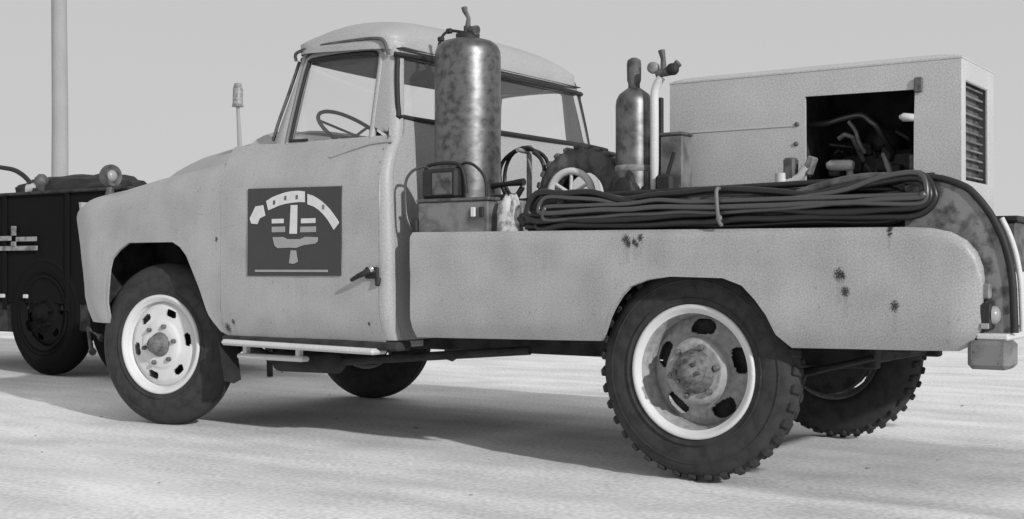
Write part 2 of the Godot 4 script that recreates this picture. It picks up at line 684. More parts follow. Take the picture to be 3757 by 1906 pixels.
# ------------------------------------------------------------------ wheels
func wheel(parent: Node, at: Vector3, side: float, steer: float, rear: bool, rim_mat: Material, rich := true, size := 1.0) -> void:
	var w := node("wheel", parent, at)
	w.scale = Vector3.ONE * size
	w.rotation.y = steer + (0.0 if side > 0 else PI)
	var ax := Transform3D(Basis(Vector3(1, 0, 0), Vector3(0, 0, 1), Vector3(0, -1, 0)), Vector3.ZERO)
	var R := 0.386 if rear else 0.398
	var st := mb()
	lathe(st, [Vector2(0.222, -0.055), Vector2(0.25, -0.062), Vector2(0.30, -0.066), Vector2(0.335, -0.060), Vector2(0.355, -0.050), Vector2(R - 0.014, -0.032), Vector2(R, -0.008), Vector2(R + 0.003, 0.02), Vector2(R + 0.003, 0.035), Vector2(R, 0.056), Vector2(0.372, 0.078), Vector2(0.345, 0.090), Vector2(0.30, 0.095), Vector2(0.25, 0.088), Vector2(0.222, 0.072), Vector2(0.222, -0.055)], ax, 64)
	# moulded ribs on the sidewall
	for rr in [0.268, 0.335]:
		lathe(st, [Vector2(rr - 0.006, 0.088), Vector2(rr, 0.098 if rr < 0.3 else 0.0955), Vector2(rr + 0.006, 0.088)], ax, 64)
	part("tyre", st, M.rubber if rich else M.paint_dark, w)
	if rear and rich:
		var lug := mb()
		box(lug, Vector3(0, 0, 0), Vector3(0.030, 0.022, 0.052), 0.005)
		lug.generate_normals()
		var lm := lug.commit()
		for k in 38:
			for s: float in [-1.0, 1.0]:
				var an: float = TAU * (k + (0.25 if s > 0 else 0.75)) / 38.0
				var o := part("tread_block", lm, M.tread, w)
				var yv := Vector3(cos(an), sin(an), 0.30 * s).normalized()
				var zv := (Vector3(0, 0, 1) + Vector3(-sin(an), cos(an), 0) * 0.22 * s)
				zv = (zv - yv * zv.dot(yv)).normalized()
				o.transform = Transform3D(Basis(yv.cross(zv), yv, zv), Vector3(cos(an), sin(an), 0) * (0.388 if s > 0 else 0.378) + Vector3(0, 0, 0.018 + 0.034 * s))
	elif rich:
		for z: float in [-0.004, 0.016, 0.036]:
			var rb := mb()
			lathe(rb, [Vector2(0.394, z - 0.008), Vector2(0.4025, z - 0.006), Vector2(0.4025, z + 0.006), Vector2(0.394, z + 0.008)], ax, 64)
			part("tread_rib", rb, M.tread, w)
	# rim: flange, well, then the disc with its hand holes
	var rim := mb()
	lathe(rim, [Vector2(0.236, 0.072), Vector2(0.247, 0.085), Vector2(0.246, 0.094), Vector2(0.238, 0.097), Vector2(0.228, 0.092), Vector2(0.220, 0.082), Vector2(0.214, 0.079)], ax, 64)
	part("rim", rim, M.rim if rich else M.paint_dark, w)
	rim = mb()
	lathe(rim, [Vector2(0.222, 0.078), Vector2(0.217, 0.076), Vector2(0.213, 0.045), Vector2(0.205, 0.028), Vector2(0.203, -0.035), Vector2(0.222, -0.056)], ax, 64)
	var prof: Array
	var holes: int
	var hr: float
	var ha: float
	var hw: float
	if rear:
		prof = [Vector2(0.206, -0.015), Vector2(0.195, -0.008), Vector2(0.18, 0.0), Vector2(0.15, 0.012), Vector2(0.130, 0.030), Vector2(0.120, 0.060), Vector2(0.108, 0.072), Vector2(0.09, 0.070), Vector2(0.05, 0.070)]
		holes = 5
		hr = 0.164
		ha = 0.028
		hw = 0.050
	else:
		prof = [Vector2(0.214, 0.045), Vector2(0.20, 0.060), Vector2(0.18, 0.070), Vector2(0.15, 0.074), Vector2(0.125, 0.078), Vector2(0.11, 0.088), Vector2(0.09, 0.092), Vector2(0.05, 0.090)]
		holes = 6
		hr = 0.162
		ha = 0.019
		hw = 0.033
	var pr := []
	for i in prof.size() - 1:
		for k in 4:
			pr.append(prof[i].lerp(prof[i + 1], k / 4.0))
	pr.append(prof[-1])
	var nth := 200
	for layer in 2:
		smooth(rim)
		for i in pr.size() - 1:
			for k in nth:
				var a0 := TAU * k / nth
				var a1 := TAU * (k + 1) / nth
				var rm: float = (pr[i].x + pr[i + 1].x) * 0.5
				var am := (a0 + a1) * 0.5 + 0.35
				var sec := TAU / holes
				var da := fposmod(am, sec) - sec * 0.5
				if pow(absf(da * rm / hw), 2.6) + pow(absf((rm - hr) / ha), 2.6) < 1.0:
					continue
				var dz := -0.007 * layer
				var q := [Vector3(cos(a0) * pr[i].x, sin(a0) * pr[i].x, pr[i].y + dz), Vector3(cos(a0) * pr[i + 1].x, sin(a0) * pr[i + 1].x, pr[i + 1].y + dz), Vector3(cos(a1) * pr[i + 1].x, sin(a1) * pr[i + 1].x, pr[i + 1].y + dz), Vector3(cos(a1) * pr[i].x, sin(a1) * pr[i].x, pr[i].y + dz)]
				if layer == 0:
					quad(rim, q[3], q[2], q[1], q[0])
				else:
					quad(rim, q[0], q[1], q[2], q[3])
	part("wheel_disc", rim, rim_mat, w)
	var drum := mb()
	lathe(drum, [Vector2(0.0, -0.03), Vector2(0.185, -0.03), Vector2(0.19, -0.04), Vector2(0.19, -0.12), Vector2(0.0, -0.12)], ax, 32, true)
	part("brake_drum", drum, M.under, w)
	var hub := mb()
	if rear:
		lathe(hub, [Vector2(0.082, 0.069), Vector2(0.078, 0.085), Vector2(0.066, 0.092), Vector2(0.062, 0.13), Vector2(0.056, 0.138), Vector2(0.03, 0.14), Vector2(0.028, 0.152), Vector2(0.0, 0.153)], ax, 32)
	else:
		lathe(hub, [Vector2(0.062, 0.089), Vector2(0.055, 0.105), Vector2(0.044, 0.112), Vector2(0.042, 0.135), Vector2(0.034, 0.147), Vector2(0.0, 0.150)], ax, 28)
	part("hub", hub, M.hub if rich else M.paint_dark, w)
	var nut := mb()
	lathe(nut, [Vector2(0.012, 0.0), Vector2(0.012, 0.016), Vector2(0.008, 0.020), Vector2(0.0, 0.020)], ax, 6, true)
	nut.generate_normals()
	var nm := nut.commit()
	for k in 6:
		var an := TAU * k / 6 + 0.2
		var o := part("lug_nut", nm, M.hub if rich else M.paint_dark, w)
		o.position = Vector3(cos(an) * 0.094, sin(an) * 0.094, 0.070 if rear else 0.091)
	if rear:
		# cap bolts on the axle flange
		var bolt := mb()
		lathe(bolt, [Vector2(0.008, 0.0), Vector2(0.008, 0.009), Vector2(0.0, 0.010)], ax, 6, true)
		bolt.generate_normals()
		var bm := bolt.commit()
		for k in 8:
			var an := TAU * k / 8
			part("flange_bolt", bm, M.steel_dark, w).position = Vector3(cos(an) * 0.045, sin(an) * 0.045, 0.138)

# ------------------------------------------------------------------ one truck
func flat(poly: Array, z0: float, z1: float) -> SurfaceTool:
	var st := mb()
	var pv := PackedVector2Array()
	for p in poly:
		pv.append(Vector2(p[0], p[1]))
	prism(st, pv, z0, z1)
	return st

func build_truck(t: Node3D, paint: Material, bed_mat: Material, rim_mat: Material, steer: float, main: bool) -> void:
	for s: float in [1.0, -1.0]:
		var f := part("front_fender", fender(s), M.body_paint if main else paint, t)
		if main or s < 0:
			var lamp := mb()
			var xf := Transform3D(Basis(Vector3(0, 0, 1), Vector3(1, 0, 0), Vector3(0, 1, 0)), Vector3(-3.36, 1.258, 0.79 * s))
			lathe(lamp, [Vector2(0.0, -0.05), Vector2(0.045, -0.045), Vector2(0.058, -0.02), Vector2(0.060, 0.0), Vector2(0.055, 0.014)], xf, 24)
			lathe(lamp, [Vector2(0.055, 0.014), Vector2(0.036, 0.004), Vector2(0.030, 0.006)], xf, 24)
			tube(lamp, [Vector3(-3.375, 1.13, 0.79 * s), Vector3(-3.372, 1.21, 0.79 * s)], [0.03, 0.014], 10)
			part("turn_signal", lamp, M.steel_dark, f)
			var lens := mb()
			lathe(lens, [Vector2(0.031, 0.004), Vector2(0.026, 0.014), Vector2(0.015, 0.020), Vector2(0.0, 0.022)], xf, 20)
			part("signal_lens", lens, M.lens, f)
	part("hood", hood(), paint, t)
	part("cowl", cowl(), paint, t)
	var np := part("nose_panel", nose(), paint, t)
	for k in 6:
		var gr := mb()
		box(gr, Vector3(-3.475 - 0.010 * k, 0.70 + k * 0.055, 0), Vector3(0.05, 0.018, 1.0), 0.005)
		part("grille_bar", gr, M.steel, np)
	for s: float in [1.0, -1.0]:
		var hl := mb()
		lathe(hl, [Vector2(0.105, 0.0), Vector2(0.10, 0.03), Vector2(0.09, 0.035), Vector2(0.05, 0.055), Vector2(0.0, 0.062)], Transform3D(Basis(Vector3(0, 0, 1), Vector3(-1, 0, 0), Vector3(0, -1, 0)), Vector3(-3.49, 0.92, 0.66 * s)), 24)
		part("headlight", hl, M.lens, t)
	var bp := mb()
	box(bp, Vector3(-3.52, 0.50, 0), Vector3(0.05, 0.13, 1.36), 0.015)
	part("front_bumper", bp, M.under, t)
	# doors
	for s: float in [1.0, -1.0]:
		var d := part("door", door(s), M.body_paint if main else paint, t)
		var h := mb()
		box(h, Vector3(-1.462, 0.758, 0.928 * s), Vector3(0.075, 0.05, 0.016), 0.006)
		tube(h, [Vector3(-1.445, 0.765, 0.93 * s), Vector3(-1.445, 0.765, 0.965 * s), Vector3(-1.50, 0.745, 0.972 * s), Vector3(-1.545, 0.727, 0.965 * s)], [0.014, 0.014, 0.011, 0.008], 8)
		tube(h, [Vector3(-1.43, 0.735, 0.925 * s), Vector3(-1.425, 0.705, 0.935 * s)], [0.014, 0.010], 8)
		part("door_handle", h, M.black, d)
		var bt := mb()
		lathe(bt, [Vector2(0.014, 0.0), Vector2(0.014, 0.012), Vector2(0.0, 0.014)], Transform3D(Basis(Vector3(1, 0, 0), Vector3(0, 0, s), Vector3(0, -s, 0)), Vector3(-1.435, 0.775, 0.958 * s)), 14)
		part("lock_button", bt, M.chrome, d)
		part("window_frame", door_frame(s), paint, d)
		var gl := mb()
		var g := []
		for i in 5:
			var y := lerpf(1.35, 1.742, i / 4.0)
			g.append([Vector3(lerpf(-2.045, -1.995, i / 4.0), y, (win_z(y) - 0.006) * s), Vector3(-1.56, y, (win_z(y) - 0.006) * s)])
		grid(gl, g)
		part("side_window", gl, M.glass, d)
		var sea := mb()
		tube(sea, spline([Vector3(-2.035, 1.362, (win_z(1.362) + 0.010) * s), Vector3(-2.025, 1.46, (win_z(1.46) + 0.010) * s), Vector3(-2.003, 1.62, (win_z(1.62) + 0.010) * s), Vector3(-1.985, 1.71, (win_z(1.71) + 0.010) * s), Vector3(-1.96, 1.733, (win_z(1.733) + 0.010) * s), Vector3(-1.75, 1.738, (win_z(1.738) + 0.010) * s), Vector3(-1.60, 1.732, (win_z(1.73) + 0.010) * s), Vector3(-1.575, 1.715, (win_z(1.715) + 0.010) * s)], 4), 0.009, 5)
		tube(sea, [Vector3(-2.04, 1.360, (win_z(1.36) + 0.010) * s), Vector3(-1.93, 1.358, (win_z(1.36) + 0.008) * s)], 0.007, 5)
		part("window_seal", sea, M.black, d)
		var mo := mb()
		tube(mo, spline([Vector3(-1.74, 1.268, 0.886 * s), Vector3(-1.62, 1.298, 0.872 * s), Vector3(-1.52, 1.318, 0.861 * s), Vector3(-1.41, 1.322, 0.857 * s)], 5), 0.007, 6)
		part("belt_moulding", mo, paint, d)
		if main:
			emblem(d, s)
		part("cab_corner", cab_corner(s), paint, t)
		part("windshield_pillar", a_pillar(s), paint, t)
		var ps := mb()
		tube(ps, spline([Vector3(-2.192, 1.372, 0.785 * s), Vector3(-2.165, 1.45, 0.782 * s), Vector3(-2.115, 1.60, 0.757 * s), Vector3(-2.075, 1.74, 0.732 * s)], 4), 0.009, 6)
		part("pillar_seal", ps, M.steel_dark, t)
		part("drip_rail", drip_rail(s), M.steel_dark, t)
		var sill := mb()
		box(sill, Vector3(-1.90, 0.445, 0.83 * s), Vector3(1.08, 0.04, 0.10), 0.01)
		part("sill", sill, M.under, t)
	# rear wall and window
	part("rear_wall", rear_wall(), paint, t)
	var hd := mb()
	var hp := []
	for i in 4:
		var y := lerpf(1.705, 1.775, i / 3.0)
		var row := []
		for j in 9:
			row.append(Vector3(wall_x(y) - 0.002, y, lerpf(-1, 1, j / 8.0) * (win_z(y) - 0.045)))
		hp.append(row)
	plate(hd, hp, Vector3(-0.015, 0, 0), true)
	part("rear_header", hd, paint, t)
	var gl2 := mb()
	grid(gl2, [[Vector3(-1.43, 1.42, -0.77), Vector3(-1.43, 1.42, 0.77)], [Vector3(-1.472, 1.72, -0.72), Vector3(-1.472, 1.72, 0.72)]], true)
	var rw := part("rear_window", gl2, M.glass, t)
	var rs := mb()
	var rp := []
	for c in [[1.455, 0.790], [1.434, 0.755], [1.430, 0.4], [1.430, -0.4], [1.434, -0.755], [1.455, -0.790], [1.68, -0.755], [1.712, -0.71], [1.712, 0.0], [1.712, 0.71], [1.68, 0.755]]:
		rp.append(Vector3(wall_x(c[0]) + (0.004 if absf(c[1]) < 0.72 else -0.008), c[0], c[1]))
	tube(rs, spline(rp, 5, true), 0.012, 6, true)
	part("rear_window_seal", rs, M.black, rw)
	part("roof", roof(), paint, t)
	var ws := part("windshield", windshield(), M.glass, t)
	var wseal := mb()
	var wp := []
	for j in 9:
		var u := lerpf(-1, 1, j / 8.0)
		wp.append(Vector3(-2.185 - 0.075 * (1 - u * u), 1.385, u * 0.79))
	tube(wseal, wp, 0.012, 6)
	part("lower_seal", wseal, M.black, ws)
	wseal = mb()
	wp = []
	for j in 9:
		var u := lerpf(-1, 1, j / 8.0)
		wp.append(Vector3(-2.065 - 0.06 * (1 - u * u), 1.748, u * 0.725))
	tube(wseal, wp, 0.012, 6)
	part("upper_seal", wseal, M.black, ws)
	var hdr := mb()
	var hq := []
	for j in 9:
		var u := lerpf(-1, 1, j / 8.0)
		hq.append([Vector3(-2.055 - 0.05 * (1 - u * u), 1.75, u * 0.735), Vector3(-2.05 - 0.03 * (1 - u * u), 1.80, u * 0.74)])
	plate(hdr, hq, Vector3(0.012, 0, 0))
	part("windshield_header", hdr, M.lining, t)
	# cab inside
	var liner := mb()
	var lp := []
	for i in 7:
		var row := []
		for j in 9:
			var u := lerpf(-1, 1, i / 6.0)
			var v := lerpf(-1, 1, j / 8.0)
			row.append(Vector3(-1.745 + u * 0.30, 1.74 + 0.07 * (1 - u * u * u * u) * (1 - v * v * v * v), v * 0.745))
		lp.append(row)
	plate(liner, lp, Vector3(0, 0.004, 0), true)
	part("headliner", liner, M.lining, t)
	var sb := mb()
	box(sb, Vector3(-1.66, 0.86, 0), Vector3(0.46, 0.14, 1.40), 0.04)
	box(sb, Vector3(-1.50, 1.08, 0), Vector3(0.12, 0.42, 1.40), 0.04)
	part("bench_seat", sb, M.seat, t)
	var da := mb()
	box(da, Vector3(-2.16, 1.29, 0), Vector3(0.16, 0.14, 1.55), 0.04)
	part("dashboard", da, paint, t)
	var fl := mb()
	box(fl, Vector3(-1.89, 0.49, 0), Vector3(1.0, 0.03, 1.70), 0.004)
	box(fl, Vector3(-2.395, 0.86, 0), Vector3(0.02, 0.76, 1.50), 0.004)
	part("cab_floor", fl, M.under, t)
	var sw := mb()
	var sc := Vector3(-2.02, 1.42, 0.40)
	var sn := Vector3(0.62, 0.78, 0).normalized()
	var su := Vector3(0, 0, 1)
	var sv := sn.cross(su)
	var ring := []
	for k in 40:
		var an := TAU * k / 40
		ring.append(sc + (su * cos(an) + sv * sin(an)) * 0.205)
	tube(sw, ring, 0.010, 7, true)
	for k in 3:
		var an := TAU * k / 3 + PI / 2
		tube(sw, [sc, sc + (su * cos(an) + sv * sin(an)) * 0.2], 0.007, 6)
	tube(sw, [sc, sc - sn * 0.30], 0.022, 8)
	part("steering_wheel", sw, M.black, t)
	# bed
	for s: float in [1.0, -1.0]:
		var b := part("bed_side", bed_side(s), bed_mat if s > 0 else paint, t)
		var wh := mb()
		var W := []
		for k in 13:
			var an := PI * k / 12.0
			var x := 0.02 - cos(an) * 0.44
			var y := 0.525 + sin(an) * 0.30
			W.append([Vector3(x, y, 0.50 * s), Vector3(x, y, 0.897 * s)])
		grid(wh, W, s < 0)
		smooth(wh)
		for k in 12:
			tri(wh, Vector3(0.02, 0.525, 0.50 * s), W[k][0], W[k + 1][0])
		part("wheelhouse", wh, M.under, t)
		var fw := mb()
		box(fw, Vector3(-2.95, 0.80, 0.50 * s), Vector3(1.06, 0.66, 0.02), 0.004)
		box(fw, Vector3(-2.43, 0.79, 0.69 * s), Vector3(0.02, 0.60, 0.36), 0.004)
		box(fw, Vector3(-3.36, 0.80, 0.68 * s), Vector3(0.02, 0.54, 0.32), 0.004)
		part("inner_fender", fw, M.under, t)
		if main:
			# rounded rear gusset standing above the bed side, with its rolled edge
			var out := [[0.78, 1.060], [0.84, 1.072], [0.90, 1.068], [0.973, 1.039], [1.005, 1.01], [1.034, 0.974], [1.060, 0.932], [1.082, 0.885], [1.10, 0.83], [1.112, 0.772], [1.118, 0.72], [1.120, 0.672], [1.123, 0.575]]
			var inn := [[0.99, 0.575], [0.99, 0.70], [0.965, 0.79], [0.91, 0.85], [0.78, 0.885]]
			var gs := flat(out + inn, minf(0.835 * s, 0.855 * s), maxf(0.835 * s, 0.855 * s))
			var gu := part("rear_gusset", gs, M.mottled, t)
			var ed := mb()
			var ep := []
			for p in out:
				ep.append(Vector3(p[0], p[1], 0.855 * s))
			tube(ed, spline(ep, 3), 0.012, 6)
			part("rolled_edge", ed, M.black, gu)
			var ed2 := mb()
			ep = []
			for p in out.slice(6):
				ep.append(Vector3(p[0] + 0.020, p[1] + 0.004, 0.84 * s))
			tube(ed2, spline(ep, 3), 0.009, 6)
			part("edge_strip", ed2, M.pale, gu)
			# tail lamp
			var tl := mb()
			box(tl, Vector3(1.038, 0.626, 0.872 * s), Vector3(0.05, 0.085, 0.06), 0.006)
			var lampo := part("tail_lamp", tl, M.black, t)
			var tn := mb()
			lathe(tn, [Vector2(0.03, 0.0), Vector2(0.027, 0.012), Vector2(0.015, 0.02), Vector2(0.0, 0.022)], Transform3D(Basis(Vector3(0, 0, 1), Vector3(1, 0, 0), Vector3(0, 1, 0)), Vector3(1.063, 0.63, 0.872 * s)), 16)
			box(tn, Vector3(1.045, 0.596, 0.905 * s), Vector3(0.025, 0.018, 0.008), 0.002)
			part("tail_lens", tn, M.lens, lampo)
			var lb := mb()
			box(lb, Vector3(1.04, 0.705, 0.87 * s), Vector3(0.03, 0.05, 0.03), 0.005)
			part("latch_bracket", lb, M.steel, t)
			var br := mb()
			box(br, Vector3(1.055, 0.5055, 0.85 * s), Vector3(0.125, 0.091, 0.14), 0.014)
			part("bumper_end", br, M.box_grey, t)
		b.set_meta("label", "chipped and dented bed side panel" if main else "dark bed side panel")
	var bf := mb()
	box(bf, Vector3(-0.12, 0.565, 0), Vector3(2.26, 0.03, 1.0), 0.004)
	box(bf, Vector3(-0.83, 0.565, 0.69), Vector3(0.84, 0.028, 0.38), 0.004)
	box(bf, Vector3(-0.83, 0.565, -0.69), Vector3(0.84, 0.028, 0.38), 0.004)
	box(bf, Vector3(0.73, 0.565, 0.69), Vector3(0.56, 0.028, 0.38), 0.004)
	box(bf, Vector3(0.73, 0.565, -0.69), Vector3(0.56, 0.028, 0.38), 0.004)
	part("bed_floor", bf, M.steel_dark, t)
	var hbd := mb()
	box(hbd, Vector3(-1.245, 0.74, 0), Vector3(0.02, 0.36, 1.79), 0.004)
	part("bed_front_wall", hbd, paint, t)
	var rb := mb()
	box(rb, Vector3(1.065, 0.562, 0), Vector3(0.10, 0.022, 1.80), 0.006)
	part("rear_bumper", rb, M.pale, t)
	# running gear
	var fr := mb()
	for s: float in [1.0, -1.0]:
		box(fr, Vector3(-1.43, 0.455, 0.40 * s), Vector3(3.94, 0.10, 0.06), 0.006)
	for x: float in [-3.3, -1.7, -0.9, 0.45]:
		box(fr, Vector3(x, 0.455, 0), Vector3(0.08, 0.08, 0.74), 0.006)
	for x: float in [-1.15, -0.62, 0.75]:
		box(fr, Vector3(x, 0.52, 0), Vector3(0.08, 0.055, 1.66), 0.006)
	part("chassis_frame", fr, M.under, t)
	for x: float in [0.0, -2.93]:
		var axl := mb()
		tube(axl, [Vector3(x, 0.385, -0.66), Vector3(x, 0.385, 0.66)], 0.04, 12)
		if x == 0.0:
			lathe(axl, [Vector2(0.0, -0.13), Vector2(0.10, -0.10), Vector2(0.14, 0.0), Vector2(0.10, 0.10), Vector2(0.0, 0.13)], Transform3D(Basis(), Vector3(x, 0.385, 0.08)), 18)
		part("axle", axl, M.under, t)
		for s: float in [1.0, -1.0]:
			var sp := mb()
			for k in 4:
				var L := 0.56 - k * 0.11
				var pts := []
				for i in 9:
					var u := lerpf(-1, 1, i / 8.0)
					pts.append(Vector3(x + u * L, 0.33 + 0.085 * u * u * (L / 0.56) - k * 0.013 + 0.04, 0.50 * s))
				tube(sp, pts, 0.012, 4)
			part("leaf_spring", sp, M.under, t)
	var mf := mb()
	tube(mf, [Vector3(-2.5, 0.39, 0.64), Vector3(-2.32, 0.345, 0.66), Vector3(-2.28, 0.34, 0.66)], 0.024, 10)
	tube(mf, [Vector3(-2.30, 0.34, 0.66), Vector3(-2.27, 0.34, 0.66), Vector3(-1.90, 0.345, 0.66), Vector3(-1.86, 0.347, 0.66)], [0.02, 0.055, 0.055, 0.02], 14)
	tube(mf, [Vector3(-1.88, 0.347, 0.66), Vector3(-1.5, 0.38, 0.62), Vector3(-0.9, 0.43, 0.56)], 0.02, 8)
	part("exhaust", mf, M.under, t)
	for s: float in [1.0, -1.0]:
		var rbd := mb()
		box(rbd, Vector3(-1.94, 0.426, 0.862 * s), Vector3(0.94, 0.027, 0.10), 0.010, Basis(Vector3(0, 0, 1), -0.012))
		for x: float in [-2.3, -1.6]:
			box(rbd, Vector3(x, 0.434, 0.62 * s), Vector3(0.04, 0.03, 0.46), 0.004)
		var rbo := part("running_board", rbd, M.pale if main else M.under, t)
		var lo := mb()
		box(lo, Vector3(-2.15, 0.366, 0.83 * s), Vector3(0.42, 0.024, 0.06), 0.008)
		for x: float in [-2.32, -1.98]:
			box(lo, Vector3(x, 0.40, 0.83 * s), Vector3(0.025, 0.05, 0.03), 0.003)
		part("lower_step", lo, M.pale if main else M.under, rbo)
		var fp := mb()
		var F := []
		for i in 6:
			var y := lerpf(0.43, 0.25, i / 5.0)
			F.append([Vector3(-2.435 + 0.04 * i / 5.0, y, 0.90 * s), Vector3(-2.44 + 0.05 * i / 5.0, y - (0.015 if i == 5 else 0.0), 0.85 * s), Vector3(-2.43 + 0.035 * i / 5.0, y, 0.80 * s)])
		plate(fp, F, Vector3(0.008, 0, 0), true)
		part("mud_flap", fp, M.black, t)
	for s: float in [1.0, -1.0]:
		wheel(t, Vector3(-2.93, 0.40, 0.754 * s), s, steer, false, rim_mat, main)
		wheel(t, Vector3(0, 0.40, 0.754 if s > 0 else -0.63), s, 0.0, true, M.rim_rear if main else rim_mat, main)

func emblem(d: Node, s: float) -> void:
	var z := 0.916
	var put := func(called: String, poly: Array, m: Material, zz: float, th := 0.003) -> void:
		var a := minf(zz * s, (zz + th) * s)
		var b := maxf(zz * s, (zz + th) * s)
		part(called, flat(poly, a, b), m, d)
	put.call("emblem_plate", [[-2.212, 1.142], [-1.638, 1.134], [-1.643, 0.745], [-2.215, 0.743]], M.emblem, z, 0.010)
	var e := z + 0.0102
	put.call("emblem_scroll_end", [[-2.198, 1.005], [-2.160, 1.060], [-2.113, 1.064], [-2.100, 1.016], [-2.135, 1.004], [-2.150, 0.979], [-2.187, 0.982]], M.emblem_pale, e)
	put.call("emblem_scroll", [[-2.092, 1.082], [-2.055, 1.098], [-2.018, 1.108], [-1.97, 1.118], [-1.93, 1.122], [-1.89, 1.122], [-1.854, 1.118], [-1.854, 1.070], [-1.89, 1.072], [-1.929, 1.070], [-1.975, 1.066], [-2.017, 1.058], [-2.05, 1.048], [-2.079, 1.040]], M.emblem_pale, e)
	put.call("emblem_scroll", [[-1.836, 1.106], [-1.805, 1.098], [-1.779, 1.086], [-1.750, 1.070], [-1.727, 1.054], [-1.705, 1.036], [-1.685, 1.016], [-1.665, 0.995], [-1.649, 0.975], [-1.680, 0.945], [-1.698, 0.968], [-1.716, 0.990], [-1.742, 1.014], [-1.769, 1.034], [-1.80, 1.050], [-1.836, 1.060]], M.emblem_pale, e)
	put.call("emblem_bar", [[-1.938, 1.060], [-1.899, 1.059], [-1.902, 0.931], [-1.946, 0.932]], M.emblem_pale, e)
	for r in [[-2.056, -1.984, 1.000, 0.980], [-1.875, -1.790, 0.998, 0.977]]:
		put.call("emblem_rung", [[r[0], r[2]], [r[1], r[2]], [r[1], r[3]], [r[0], r[3]]], M.emblem_pale, e)
	for r in [[-2.056, -1.975, 0.965, 0.940], [-1.880, -1.787, 0.962, 0.937]]:
		put.call("emblem_rung", [[r[0], r[2]], [r[1], r[2]], [r[1], r[3]], [r[0], r[3]]], M.emblem_mid, e)
	put.call("emblem_bowl", [[-2.051, 0.918], [-1.985, 0.918], [-1.96, 0.908], [-1.88, 0.907], [-1.85, 0.917], [-1.774, 0.914], [-1.776, 0.895], [-1.79, 0.886], [-1.86, 0.880], [-1.907, 0.868], [-1.95, 0.870], [-2.02, 0.868], [-2.039, 0.880]], M.emblem_mid, e)
	put.call("emblem_stem", [[-1.938, 0.858], [-1.907, 0.857], [-1.896, 0.806], [-1.92, 0.797], [-1.948, 0.800]], M.emblem_mid, e)
	put.call("emblem_line", [[-2.163, 0.771], [-1.716, 0.771], [-1.716, 0.761], [-2.163, 0.761]], M.emblem_mid, e)
	for p in [[-1.97, 1.092], [-1.74, 1.045], [-2.04, 1.074], [-1.90, 1.094]]:
		put.call("emblem_letter", [[p[0] - 0.007, p[1] - 0.010], [p[0] + 0.006, p[1] - 0.009], [p[0] + 0.007, p[1] + 0.010], [p[0] - 0.006, p[1] + 0.009]], M.box_grey, e + 0.0035, 0.001)

# ------------------------------------------------------------------ load on the bed
const UP := Transform3D.IDENTITY

func up_at(x: float, y: float, z: float) -> Transform3D:
	return Transform3D(Basis(), Vector3(x, y, z))

